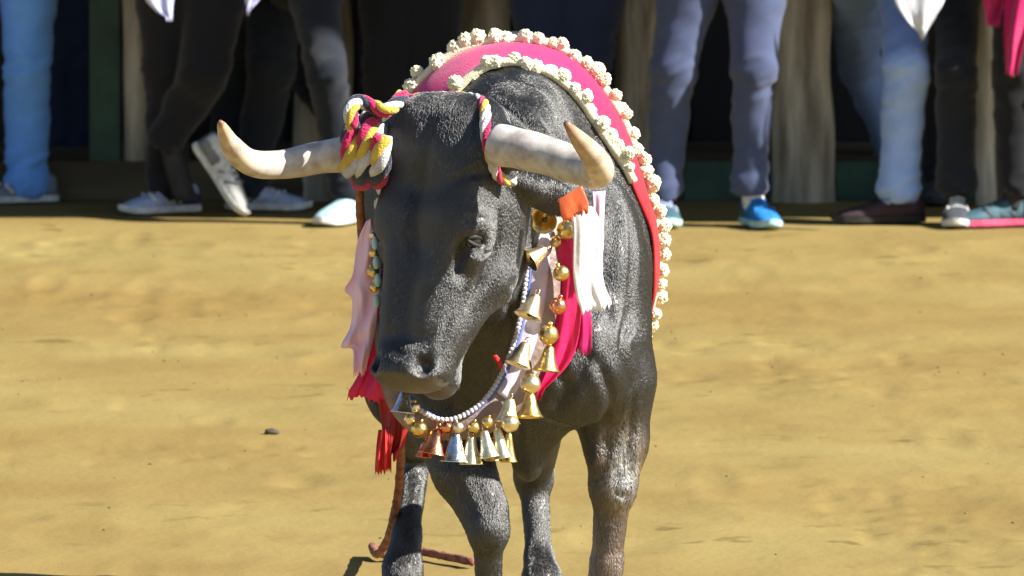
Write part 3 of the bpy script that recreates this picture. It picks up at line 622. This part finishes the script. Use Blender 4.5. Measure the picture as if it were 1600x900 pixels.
# ---- the bull's short coat: real strands lying along the skin
def coat(n=800000):
    V, F = BV, BF; e1 = V[F[:, 2]]-V[F[:, 0]]; e2 = V[F[:, 3]]-V[F[:, 1]]; cr = np.cross(e1, e2); ar = np.linalg.norm(cr, axis=1)/2
    r = np.random.default_rng(3); c = V[F].mean(1); nn = cr/(2*ar[:, None]+1e-12)
    lp = (c-POLL) @ HM; head = (lp[:, 2] > -.34) & (lp[:, 1] > -.1) & (lp[:, 1] < .7) & (np.abs(lp[:, 0]) < .24)
    wgt = ar*np.where(head, 1.5, 1.0)*np.where(nn[:, 1] > .35, .35, 1.0)*np.where(head & (lp[:, 1] > .600), 0.0, 1.0)
    f = r.choice(len(F), n, p=wgt/wgt.sum()); u, v = r.random((2, n, 1))
    A, B, C, D = (V[F[f, k]] for k in range(4)); P = A*(1-u)*(1-v)+B*u*(1-v)+C*u*v+D*(1-u)*v
    # smooth normals
    N = np.zeros_like(V)
    for i in range(4): np.add.at(N, F[:, i], cr)
    N /= np.linalg.norm(N, axis=1)[:, None]+1e-12
    Np = N[F[f, 0]]*(1-u)*(1-v)+N[F[f, 1]]*u*(1-v)+N[F[f, 2]]*u*v+N[F[f, 3]]*(1-u)*v; Np /= np.linalg.norm(Np, axis=1)[:, None]+1e-12
    flow = np.where(head[f][:, None], Wd[None], np.array([0, .75, -.65])[None])
    leg = np.clip((.62-P[:, 2:3])/.12, 0, 1)*(~head[f][:, None]); flow = flow*(1-leg)+np.array([0, .1, -1.0])*leg
    sw = (vnoise(P[:, 0]*14+50+P[:, 1]*5, P[:, 2]*14+9, 31)-.5)[:, None]; sw2 = (vnoise(P[:, 1]*16+40, P[:, 2]*12+P[:, 0]*9+30, 32)-.5)[:, None]
    flow = flow+sw*np.array([1.3, .3, 0])+sw2*np.array([0, 1.0, .4])+r.normal(0, .10, (n, 3))
    T = flow-Np*(flow*Np).sum(1)[:, None]; T /= np.linalg.norm(T, axis=1)[:, None]+1e-9
    L = r.uniform(.008, .015, (n, 1))*np.where(head[f][:, None], .8, 1.0); lift = r.uniform(.05, .18, (n, 1))
    p0 = P-Np*.001; p1 = P+T*L*.5+Np*L*lift; p2 = P+T*L+Np*L*lift*1.15
    hc = bpy.data.hair_curves.new('coat'); hc.add_curves([3]*n)
    hc.points.foreach_set('position', np.stack([p0, p1, p2], 1).astype(np.float32).ravel())
    ra = hc.attributes.get('radius') or hc.attributes.new('radius', 'FLOAT', 'POINT'); ra.data.foreach_set('value', np.tile(np.array([.00045, .0004, .0001], np.float32), n))
    glare = np.exp(-((P-at(974, 735, -.03))**2/np.array([.042, .1, .085])**2).sum(1))*(r.random(n) > .35); br = np.clip((.36-P[:, 2])/.12, 0, 1)*(P[:, 0] > .14)*(P[:, 1] < .4)  # foreleg sun glare painted as pale strands, beside the brown lower leg
    ma = hc.attributes.new('tone', 'FLOAT', 'POINT'); ma.data.foreach_set('value', np.repeat(np.clip(.95*glare+.28*br*r.random(n), 0, 1), 3).astype(np.float32))
    m = bpy.data.materials.new('coat_hair'); m.use_nodes = True; nt_ = m.node_tree; nt_.nodes.clear(); o_ = nt_.nodes.new('ShaderNodeOutputMaterial'); h = nt_.nodes.new('ShaderNodeBsdfHairPrincipled')
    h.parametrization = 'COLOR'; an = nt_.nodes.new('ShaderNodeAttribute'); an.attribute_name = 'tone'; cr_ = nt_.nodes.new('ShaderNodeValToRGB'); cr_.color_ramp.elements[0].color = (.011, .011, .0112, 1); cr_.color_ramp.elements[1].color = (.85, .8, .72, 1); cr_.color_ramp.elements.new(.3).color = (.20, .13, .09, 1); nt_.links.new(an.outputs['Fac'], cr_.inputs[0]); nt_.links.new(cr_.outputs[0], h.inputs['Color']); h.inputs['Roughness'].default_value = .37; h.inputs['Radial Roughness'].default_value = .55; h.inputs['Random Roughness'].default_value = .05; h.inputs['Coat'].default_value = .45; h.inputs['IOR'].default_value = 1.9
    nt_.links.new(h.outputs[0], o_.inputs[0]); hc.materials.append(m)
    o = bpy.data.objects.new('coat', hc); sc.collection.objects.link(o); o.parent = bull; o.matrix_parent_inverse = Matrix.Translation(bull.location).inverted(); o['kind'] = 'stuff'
coat()

# horns
def horn_material():
    m = bpy.data.materials.new('horn'); m.use_nodes = True; n = m.node_tree.nodes; L = m.node_tree.links; b = n['Principled BSDF']
    a = n.new('ShaderNodeAttribute'); a.attribute_name = 'along'; r = n.new('ShaderNodeValToRGB'); e = r.color_ramp.elements
    e[0].position = 0; e[0].color = (.56, .53, .52, 1); e[1].position = 1; e[1].color = (.26, .15, .10, 1)
    for p, c in ((.45, (.54, .50, .46, 1)), (.68, (.62, .53, .42, 1)), (.9, (.54, .38, .25, 1)), (.96, (.34, .19, .12, 1))):
        q = e.new(p); q.color = c
    tc = n.new('ShaderNodeTexCoord'); t = n.new('ShaderNodeTexNoise'); t.inputs['Scale'].default_value = 26; t.inputs['Detail'].default_value = 6; L.new(tc.outputs['Object'], t.inputs['Vector'])
    r2 = n.new('ShaderNodeValToRGB'); r2.color_ramp.elements[0].position = .35; r2.color_ramp.elements[1].position = .6; r2.color_ramp.elements[0].color = (.55, .5, .48, 1)
    L.new(t.outputs[0], r2.inputs[0]); x = n.new('ShaderNodeMix'); x.data_type = 'RGBA'; x.blend_type = 'MULTIPLY'; x.inputs[0].default_value = .8
    L.new(a.outputs['Fac'], r.inputs[0]); L.new(r.outputs[0], x.inputs[6]); L.new(r2.outputs[0], x.inputs[7]); L.new(x.outputs[2], b.inputs['Base Color'])
    b.inputs['Roughness'].default_value = .38
    bp = n.new('ShaderNodeBump'); bp.inputs['Strength'].default_value = .4; bp.inputs['Distance'].default_value = .004; L.new(t.outputs[0], bp.inputs['Height']); L.new(bp.outputs[0], b.inputs['Normal'])
    return m
HORN = horn_material()
def horn(pts, rad):
    P = catmull(pts, 10); r = np.interp(np.linspace(0, 1, len(P)), np.linspace(0, 1, len(rad)), rad)
    r = r*(1+.02*np.sin(np.linspace(0, 40, len(P)))*np.linspace(1, 0, len(P)))
    V, F = tube(P, r, 28); me = mesh('horn', V, F)
    attr(me, 'along', np.repeat(np.linspace(0, 1, len(P)), 28))
    return link('horn', me, HORN, bull), P, r
hl, HLP, HLR = horn([at(604, 226, -.50), at(560, 238, -.47), at(500, 246, -.46), at(440, 257, -.49), at(392, 254, -.56), at(362, 228, -.64), at(348, 200, -.69), at(344, 190, -.71)],
     [.052, .044, .038, .034, .031, .025, .013, .005])
hr, HRP, HRR = horn([at(778, 226, -.68), at(815, 233, -.72), at(860, 245, -.76), at(905, 262, -.82), at(934, 268, -.90), at(928, 246, -1.0), at(905, 218, -1.07), at(884, 192, -1.11)],
     [.049, .047, .045, .042, .038, .030, .020, .007])
hl['label'] = "grey horn in shade, curving out to the photo's left"; hr['label'] = 'sunlit pale horn curving toward the camera'
EYE = mat('eye', (.012, .008, .006), .06, spec=.8)
for s in (-1, 1):
    e = MB().sphere(hd(.119*s, .290, -.074), .0235, 20).build('eye', EYE, bull, weld=True)
    lid = MB()
    for sg, rr in ((-1, .0060), (1, .0050)):
        pts = [hd(.122*s+s*.021*math.sin(t)*.8, .290+sg*.0105*math.sin(t), -.070+.026*math.cos(t)) for t in np.linspace(.2, math.pi-.2, 10)]
        lid.tube(pts, rr, 8)
    lid.build('eyelid', mat('eyelid', (.02, .018, .016), .7), bull)
HOOF = mat('hoof', (.05, .045, .04), .5, bump=.4)
def hoof(c, ang=0, s=1.0):
    b_ = MB()
    for k in (-1, 1):
        prof = []
        V = []; F = []; seg = 14
        for j, (z, r) in enumerate(((.0, .034), (.03, .032), (.065, .026))):
            for q in range(seg):
                a = 2*math.pi*q/seg; V.append((c[0]+s*(k*.030+r*.82*math.cos(a)), c[1]-s*(.03+(.065-z)*.35)+s*r*1.75*math.sin(a), .001+s*z+(c[2] if c[2] > .03 else 0)))
        for j in range(2):
            for q in range(seg): F.append((j*seg+q, j*seg+(q+1) % seg, (j+1)*seg+(q+1) % seg, (j+1)*seg+q))
        F.append(tuple(range(seg))[::-1]); F.append(tuple(2*seg+q for q in range(seg))); b_.add(V, F)
    b_.build('hoof', HOOF, bull, smooth=False, bevel=.003)
for p in (at(936, 1000, .01), at(760, 1015, -.12), at(628, 920, 1.08), at(848, 930, 1.02)): hoof((p[0], p[1], 0))
tuft = MB()
for i in range(60):
    a = random.uniform(0, 6.28); r = random.uniform(0, .02); p0 = np.array([-.09+r*math.cos(a), 1.49+r*math.sin(a), .54]); tuft.tube(catmull([p0, p0+[.8*r*math.cos(a), .8*r*math.sin(a), -.12], p0+[.2*r, 0, -random.uniform(.22, .32)]], 4), [.004]*6+[.003, .002, .001], 4)
tuft.build('tail_tuft', mat('tail_hair', (.02, .018, .015), .5), bull)

# ============================================================ TACK
GOLD = mat('brass', (.90, .68, .28), .32, (.66, .46, .16), 60, .15, 120, metal=1)
PGOLD = mat('pale_brass', (.95, .84, .58), .34, (.80, .66, .40), 60, .15, 120, metal=1)
COP = mat('copper', (.85, .38, .20), .25, (.70, .28, .14), 60, .15, 120, metal=1)
SIL = mat('silver', (.72, .76, .80), .2, (.5, .55, .6), 60, .15, 120, metal=1)
IRON = mat('clapper_iron', (.10, .09, .08), .5, metal=.8)
def vec(dx, dy, dY): v = np.array([dx, dY, -dy], float); return v/np.linalg.norm(v)
PX = 1/672.0
def bell(parent, px, py, Y, d, r, L, m):
    ap = at(px, py, Y); a = Vector(vec(*d)); q = a.to_track_quat('Z', 'Y').to_matrix().to_4x4(); M = Matrix.Translation(Vector(ap)) @ q
    r *= PX; L *= PX; k = r; h = L
    r *= 1.1; k = r; L *= .92; h = L
    prof = [(0, 0), (.26*k, .01*h), (.38*k, .07*h), (.46*k, .22*h), (.56*k, .45*h), (.69*k, .68*h), (.85*k, .86*h), (.98*k, .96*h), (1.03*k, 1.0*h), (.97*k, 1.0*h), (.80*k, .86*h), (.63*k, .68*h), (.50*k, .45*h), (.38*k, .2*h), (.25*k, .08*h), (0, .06*h)]
    b_ = MB().lathe(prof, M, 24)
    ring = [M @ Vector((.22*k*math.cos(t), 0, -.18*k+.24*k*math.sin(t))) for t in np.linspace(0, 2*math.pi, 13)]
    b_.tube([tuple(p) for p in ring], .05*k, 6)
    o = b_.build('bell', m, parent)
    cp = MB().sphere(tuple(M @ Vector((.1*k, 0, .86*h))), .20*k, 10); cp.tube([tuple(M @ Vector((0, 0, .1*h))), tuple(M @ Vector((.1*k, 0, .84*h)))], .05*k, 6)
    c_ = cp.build('clapper', IRON, None); c_.parent = o; c_.matrix_parent_inverse = o.matrix_basis.inverted(); return o
def jingle(parent, px, py, Y, r, m):
    c = at(px, py, Y); r *= PX; b_ = MB(); n = 18; V = []; F = []
    prof = [(r*math.sin(t)*(1+.06*(abs(t-1.57) < .12)), r*math.cos(t)) for t in np.linspace(0, math.pi*.86, 16)]
    M = Matrix.Translation(Vector(c)) @ Matrix.Rotation(random.uniform(-.4, .4), 4, 'Y') @ Matrix.Rotation(random.uniform(-.5, .3), 4, 'X')
    b_.lathe(prof, M, n); b_.sphere(tuple(M @ Vector((0, 0, r*1.12))), r*.26, 8)
    o = b_.build('jingle_bell', m, parent); md = o.modifiers.new('thick', 'SOLIDIFY'); md.thickness = r*.08; return o

# ---- decorated band round the barrel
BAND = empty('back_band', (0, .45, 1.4), "magenta cloth band edged with cream pompoms, draped over the bull's back", 'band')
def hit(phi, Y, off):
    cx = .01-.03*(Y-.3); o = Vector((cx, Y, .93)); d = Vector((math.sin(phi), 0, math.cos(phi)))
    loc, nrm, _, _ = BVH.ray_cast(o+d*1.2, -d, 1.4)
    return (np.array(loc)+np.array(d)*off) if loc is not None else np.array(o+d*.3)
def band_edges(phi):
    a = phi/R(100)
    yr = .43+.02*a*a; wd = float(np.interp(a, [-1.1, 0, .5, .8, 1.3], [.25, .20, .14, .11, .10])); return yr-wd, yr
PH = np.linspace(R(-108), R(128), 70); NB = 9; V = []; F = []
for i, p in enumerate(PH):
    yf, yr = band_edges(p)
    for j in range(NB):
        t = j/(NB-1); V.append(hit(p, yf+(yr-yf)*t, .010+.003*math.sin(i*.7+j)))
V = np.array(V).reshape(len(PH), NB, 3)
for _ in range(3): V[1:-1] = (V[:-2]+2*V[1:-1]+V[2:])/4
V = V.reshape(-1, 3); V[:, 2] += .004
F = [(i*NB+j, i*NB+j+1, (i+1)*NB+j+1, (i+1)*NB+j) for i in range(len(PH)-1) for j in range(NB-1)]
bc = MB().add(V, F).build('cloth', None, BAND)
attr(bc.data, 'along', np.repeat(np.linspace(0, 1, len(PH)), NB)); CLO = fabric('magenta_velvet', (.70, .012, .17), (.55, .010, .12)); 
_n = CLO.node_tree.nodes; _l = CLO.node_tree.links; _a = _n.new('ShaderNodeAttribute'); _a.attribute_name = 'along'; _r = _n.new('ShaderNodeValToRGB')
for p_, c_ in ((.5, (.64, .02, .14, 1)), (.75, (.42, .012, .02, 1))): _r.color_ramp.elements.new(p_).color = c_  # one cloth: shade on its right side is put into the colour
_r.color_ramp.elements[0].color = (.75, .010, .32, 1); _r.color_ramp.elements[-1].color = (.30, .01, .012, 1); _l.new(_a.outputs['Fac'], _r.inputs[0])
_x = _n.new('ShaderNodeMix'); _x.data_type = 'RGBA'; _x.blend_type = 'MULTIPLY'; _x.inputs[0].default_value = .6; _l.new(_r.outputs[0], _x.inputs[6])
_t = _n.new('ShaderNodeTexNoise'); _t.inputs['Scale'].default_value = 30; _q = _n.new('ShaderNodeValToRGB'); _q.color_ramp.elements[0].color = (.5, .5, .5, 1); _l.new(_t.outputs[0], _q.inputs[0]); _l.new(_q.outputs[0], _x.inputs[7]); _l.new(_x.outputs[2], _n['Principled BSDF'].inputs['Base Color'])
bc.data.materials.append(CLO); md = bc.modifiers.new('thick', 'SOLIDIFY'); md.thickness = .006
VG = V.reshape(len(PH), NB, 3)
def pom_mesh(seed):
    r = random.Random(seed); b_ = MB(); b_.sphere((0, 0, 0), .0162, 14)
    for i in range(60):
        z = r.uniform(-1, 1); a = r.uniform(0, 6.28); s = math.sqrt(1-z*z); b_.sphere((.0150*s*math.cos(a), .0150*s*math.sin(a), .0150*z), r.uniform(.0026, .0040), 6)
    return b_
CREAM = mat('cream_wool', (.86, .80, .58), .9, (.74, .66, .42), 150, .4, 300, sheen=.3, sub=.12)
poms = [pom_mesh(i).build('pompom', CREAM, BAND) for i in range(4)]
CN = MB(); 
def along_edge(j, lo, hi, step):
    P = VG[:, j]; sel = (PH >= lo) & (PH <= hi); P = P[sel]; d = np.r_[0, np.cumsum(np.linalg.norm(np.diff(P, axis=0), axis=1))]
    s = np.arange(0, d[-1], step); return np.stack([np.interp(s, d, P[:, k]) for k in range(3)], 1), P
first = True; cnt = 0
for j, lo, hi, st in ((0, R(-108), R(62), .034), (NB-1, R(-108), R(128), .033)):
    pts, line = along_edge(j, lo, hi, st)
    tr = MB().tube(line+np.array([0, 0, .004]), .012, 8, rough=.15).build('wool_trim', CREAM, BAND)
    for q in pts:
        out = q-np.array([.01, q[1], .93]); out /= np.linalg.norm(out)
        if cnt < 4: o = poms[cnt]
        else: o = poms[cnt % 4].copy(); sc.collection.objects.link(o); o.parent = BAND
        o.matrix_parent_inverse = Matrix(); o.location = Vector(q+out*.011)-BAND.location+Vector([random.gauss(0, .006) for _ in range(3)])
        o.rotation_euler = [random.uniform(0, 6) for _ in range(3)]; s_ = random.uniform(.95, 1.3); o.scale = (s_*random.uniform(.8, 1.1), s_*random.uniform(.8, 1.1), s_*random.uniform(.75, 1.05)); cnt += 1
for k in range(3):                                                # hanging cluster at the end of the band
    o = poms[k].copy(); sc.collection.objects.link(o); o.parent = BAND; e = VG[-1, NB//2+1]+np.array([.012*(k-1), -.01, -.012*k]); o.location = Vector(e)-BAND.location; o.scale = (1.3,)*3

# ---- collar of bells
COL = empty('bell_collar', at(720, 660, -.45), "bell collar hung with brass bells round the bull's neck, below its jaw", 'collar')
inner = [at(838, 318, -.30), at(828, 352, -.34), at(824, 410, -.38), at(816, 480, -.40), at(800, 545, -.43), at(774, 602, -.46), at(742, 638, -.48), at(700, 656, -.49), at(662, 644, -.49), at(630, 610, -.47), at(604, 540, -.44), at(594, 440, -.38), at(596, 340, -.32)]
outer = [at(882, 318, -.28), at(884, 352, -.31), at(880, 410, -.34), at(872, 480, -.36), at(852, 560, -.39), at(818, 634, -.42), at(768, 676, -.45), at(706, 688, -.47), at(646, 678, -.47), at(604, 630, -.45), at(586, 545, -.42), at(580, 440, -.36), at(584, 340, -.30)]
LEA = mat('collar_leather', (.30, .22, .20), .5, (.16, .11, .09), 14, .5, 60, spec=.6)
LIL = mat('collar_satin', (.62, .56, .66), .4, (.42, .36, .46), 10, .3, 50)
Vi, Vo = catmull(inner, 8), catmull(outer, 8); n = 7
def strap(a, c, t0, t1, nm, m, off=0):
    V = [a[i]*(1-(t0+(t1-t0)*j/n))+c[i]*(t0+(t1-t0)*j/n)+np.array([0, -.008*math.sin(math.pi*j/n)+off, 0]) for i in range(len(a)) for j in range(n+1)]
    F = [(i*(n+1)+j, i*(n+1)+j+1, (i+1)*(n+1)+j+1, (i+1)*(n+1)+j) for i in range(len(a)-1) for j in range(n)]
    o = MB().add(V, F).build(nm, m, COL); md = o.modifiers.new('thick', 'SOLIDIFY'); md.thickness = .006; return o
strap(Vi, Vo, 0, 1, 'strap', LEA)
strap(Vi[6:42], Vo[6:42], .10, .62, 'satin_lining', LIL, -.007)
tr = MB(); d = np.r_[0, np.cumsum(np.linalg.norm(np.diff(Vi, axis=0), axis=1))]
for s in np.arange(0, d[-1], .0105): tr.sphere([np.interp(s, d, Vi[:, k])+(-.006 if k == 1 else 0) for k in range(3)], .0062, 8, (1.1, 1, 1.1), .08)
tr.build('braided_trim', mat('trim_cotton', (.62, .58, .62), .8, bump=.4, bscale=200), COL)
tr = MB().tube(Vi+np.array([.008, -.004, .0]), .004, 6).build('blue_piping', mat('blue_piping', (.08, .14, .42), .5), COL)
for a in ((855, 336, -.37, (-.25, .25, -1), 20, 30, GOLD), (853, 389, -.42, (-.85, .55, -.35), 19, 36, PGOLD), (838, 460, -.45, (-.35, .9, -.3), 21, 42, PGOLD), (822, 535, -.48, (-.35, .95, -.25), 19, 42, PGOLD),
          (858, 540, -.44, (-.12, 1, -.15), 20, 44, GOLD), (828, 614, -.47, (0, 1, -.2), 19, 42, GOLD), (797, 622, -.51, (-.12, 1, -.1), 19, 42, PGOLD), (633, 610, -.53, (-.12, 1, -.1), 18, 38, SIL),
          (684, 670, -.53, (-.2, 1, -.1), 22, 44, COP), (712, 676, -.54, (-.05, 1, -.1), 21, 50, SIL), (736, 680, -.53, (0, 1, -.1), 17, 50, PGOLD), (756, 672, -.54, (.2, 1, -.1), 16, 48, PGOLD), (776, 668, -.53, (.2, 1, -.1), 15, 54, PGOLD), (795, 676, -.50, (.0, 1, 0), 12, 50, GOLD),
          (664, 690, -.51, (-.1, 1, 0), 12, 26, COP), (770, 690, -.49, (0, 1, 0), 13, 32, GOLD)): bell(COL, *a)
for a in ((884, 360, -.38, 15, GOLD), (868, 378, -.37, 9, GOLD), (877, 427, -.41, 13, GOLD), (872, 478, -.42, 14, COP), (857, 523, -.46, 16, GOLD), (829, 600, -.50, 16, PGOLD), (655, 671, -.52, 13, GOLD), (797, 662, -.54, 14, PGOLD),
          (698, 668, -.54, 10, COP), (716, 668, -.55, 9, PGOLD), (740, 668, -.54, 10, GOLD), (585, 396, -.45, 9, GOLD), (583, 425, -.45, 10, GOLD), (586, 449, -.45, 9, GOLD), (648, 636, -.52, 9, PGOLD), (583, 368, -.44, 7, PGOLD), (640, 655, -.52, 9, PGOLD), (762, 660, -.54, 9, GOLD)): jingle(COL, *a)
bead = MB()
for a in ((586, 380), (588, 410), (590, 438), (588, 470)): bead.sphere(at(a[0], a[1], -.46), .011, 10, (.8, .8, 1.5))
bead.build('glass_beads', mat('aqua_glass', (.45, .75, .80), .15), COL)

# ---- ribbons
WHS = mat('white_satin', (.86, .85, .86), .45, (.80, .78, .80), 12, .2, 40, sheen=.3); PKS = mat('pale_pink_satin', (.92, .60, .78), .5, (.86, .54, .72), 12, .2, 40, sub=.1)
MGS = mat('magenta_satin', (.72, .008, .12), .5, (.62, .008, .10), 12, .2, 40); RDS = mat('red_satin', (.42, .015, .015), .6, (.25, .01, .01), 12, .3, 40)
RG = 'ribbons hanging from the bell collar'
def A(l, Y): return [at(a, b, Y+.0*i) for i, (a, b) in enumerate(l)]
cloth('ribbon', A([(892, 316), (896, 360), (895, 420), (900, 460), (908, 484)], -.42), A([(928, 324), (943, 360), (941, 415), (946, 450), (956, 472)], -.40), WHS, ripple=.007, waves=3, seed=3, label="broad white satin ribbon hanging beside the brass bells on the bull's sunlit shoulder", cat='ribbon')
cloth('ribbon', A([(926, 300), (928, 340), (931, 380), (933, 418)], -.375), A([(946, 298), (944, 340), (942, 380), (942, 420)], -.37), PKS, ripple=.006, waves=2, seed=4, label="narrow pink ribbon just right of the broad white ribbon", cat='ribbon')
cloth('ribbon', A([(874, 372), (868, 430), (858, 500), (844, 570), (836, 616)], -.345), A([(898, 372), (908, 430), (908, 490), (894, 560), (844, 616)], -.35), MGS, ripple=.010, waves=3, seed=5, label="long crimson ribbon behind the brass bells, tapering to a point", cat='ribbon')
cloth('ribbon', A([(890, 400), (892, 450), (890, 500), (890, 540)], -.33), A([(905, 400), (915, 450), (924, 500), (923, 550)], -.335), mat('dark_magenta_satin', (.50, .005, .12), .5), ripple=.008, waves=3, seed=6, label="short dark magenta ribbon with a square end, under the broad white ribbon", cat='ribbon')
cloth('ribbon', A([(572, 345), (558, 380), (551, 430), (538, 454), (550, 470), (546, 512), (533, 541), (551, 546), (553, 578)], -.42), A([(582, 340), (592, 385), (592, 450), (588, 510), (572, 575)], -.43), PKS, ripple=.014, waves=3, seed=7, label="pale pink ribbon hanging to the photo's left of the bull's face", cat='ribbon')
cloth('ribbon', A([(582, 470), (575, 530), (562, 580), (543, 614)], -.40), A([(596, 470), (602, 530), (604, 590), (600, 622)], -.41), MGS, ripple=.012, waves=3, seed=8, label="crimson ribbon with a pointed corner beside the bull's muzzle", cat='ribbon')
cloth('ribbon', A([(588, 600), (594, 650), (600, 690), (604, 705)], -.36), A([(634, 600), (640, 650), (634, 690), (622, 712)], -.37), RDS, ripple=.016, waves=4, seed=9, label="dark red cloth streamer hanging below the muzzle, beside the silver bell", cat='ribbon')
cloth('tassel', A([(592, 672), (588, 700), (585, 732)], -.385), A([(606, 668), (610, 700), (612, 728)], -.39), mat('bright_red', (.62, .02, .02), .6), ripple=.012, waves=5, seed=10, label="small bright red tassel at the end of the streamer beside the foreleg", cat='tassel')
cloth('tassel', A([(768, 556), (774, 564), (778, 570)], -.47), A([(776, 554), (782, 562), (786, 572)], -.47), mat('red_scrap', (.7, .02, .03), .6), n=4, ripple=.003, seed=11, label="tiny red scrap of cloth on the inner edge of the bell collar", cat='tassel')
et = cloth('ear_tag', A([(872, 312), (876, 334), (880, 344)], -.56), A([(908, 290), (918, 312), (920, 322)], -.56), mat('orange_plastic', (.85, .16, .06), .4), bull, ripple=.002, thick=.005, seed=12)

# ---- twisted rope on the horns
WRAP = empty('horn_rope', tuple(hd(-.2, .05, -.08)), 'twisted rope of white, yellow, magenta and navy strands wound round the horns', 'rope')
i0 = 3; hc = [HLP[i] for i in range(len(HLP))]
def hpos(x):                                                       # point on the left horn's axis at pixel x
    c = [HLP[i] for i in range(len(HLP))]; X = np.array([q[0] for q in c]); tx = (x-800)*PX*1.0+.0
    j = int(np.argmin(abs(X-tx))); return c[j], HLR[j]
path = []
for k in range(46):
    t = k/45; x = 546+52*t; c, r = hpos(x); a = -.6+t*2*math.pi*2.15; rr = r+.024
    path.append(np.array([c[0], c[1]-rr*math.cos(a), c[2]+rr*math.sin(a)]))
path = path[::-1]; path = path[:]
top = [hd(-.135, -.032, -.04), hd(-.08, -.050, -.07), hd(0, -.060, -.09), hd(.08, -.052, -.07), hd(.125, -.025, -.04), hd(.150, .03, -.02), hd(.168, .09, -.03), hd(.165, .13, -.08), hd(.17, .13, -.13)]
coil = catmull(path, 2); over = catmull(top, 10)
def strands(P, R0, sr, turns, cols, nm):
    P = np.array(P); T = np.gradient(P, axis=0); T /= np.linalg.norm(T, axis=1)[:, None]+1e-9
    N = np.cross(T[0], [0.1, .2, 1.0]); s = np.r_[0, np.cumsum(np.linalg.norm(np.diff(P, axis=0), axis=1))]; fr = []
    for i in range(len(P)): N = N-T[i]*N.dot(T[i]); N /= np.linalg.norm(N); fr.append((N.copy(), np.cross(T[i], N)))
    for q, m in enumerate(cols):
        pts = []
        for i in range(len(P)):
            a = s[i]*turns*2*math.pi+q*2*math.pi/len(cols); pts.append(P[i]+R0*(fr[i][0]*math.cos(a)+fr[i][1]*math.sin(a)))
        MB().tube(pts, sr, 10).build(nm, m, WRAP)
CC = [mat('cord_'+n, tuple(q*.85 for q in c), .85, bump=.9, bscale=180, sheen=.3, spec=.2) for n, c in (('white', (.80, .80, .84)), ('yellow', (.85, .60, .08)), ('magenta', (.70, .01, .13)), ('navy', (.025, .035, .07)))]
strands(coil, .0125, .0135, 6.5, CC, 'strand'); strands(over, .0065, .0075, 9, [CC[0], CC[1], CC[2], CC[0]], 'strand')
pth2 = catmull([at(552, 200, -.56), at(548, 172, -.55), at(560, 158, -.52), at(582, 166, -.52), at(606, 172, -.54), hd(-.10, -.045, -.02)], 8); strands(pth2, .0085, .0095, 9, CC, 'strand')
RB = mat('halter_rope', (.36, .15, .09), .8, (.16, .05, .035), 30, .6, 160)
pr = [at(565, 262, -.44), at(562, 300, -.42), at(564, 345, -.36), at(578, 420, -.2), at(600, 540, .1), at(618, 610, .3), at(626, 690, .7), at(624, 750, .95), at(617, 800, 1.2), at(606, 842, 1.5), at(590, 866, 1.72)]
g1 = gr(582, 872); pr += [np.array([g1[0], g1[1], .03]), gr(600, 880)+[0, 0, .022], gr(650, 874)+[0, 0, .02], gr(690, 880)+[0, 0, .02], gr(738, 890)+[0, 0, .02]]
o = MB().tube(catmull(pr, 10), .0105, 10, rough=.14).build('lead_rope', RB); tag(o, "frayed brown lead rope hanging from the horn and trailing on the sand", 'rope')
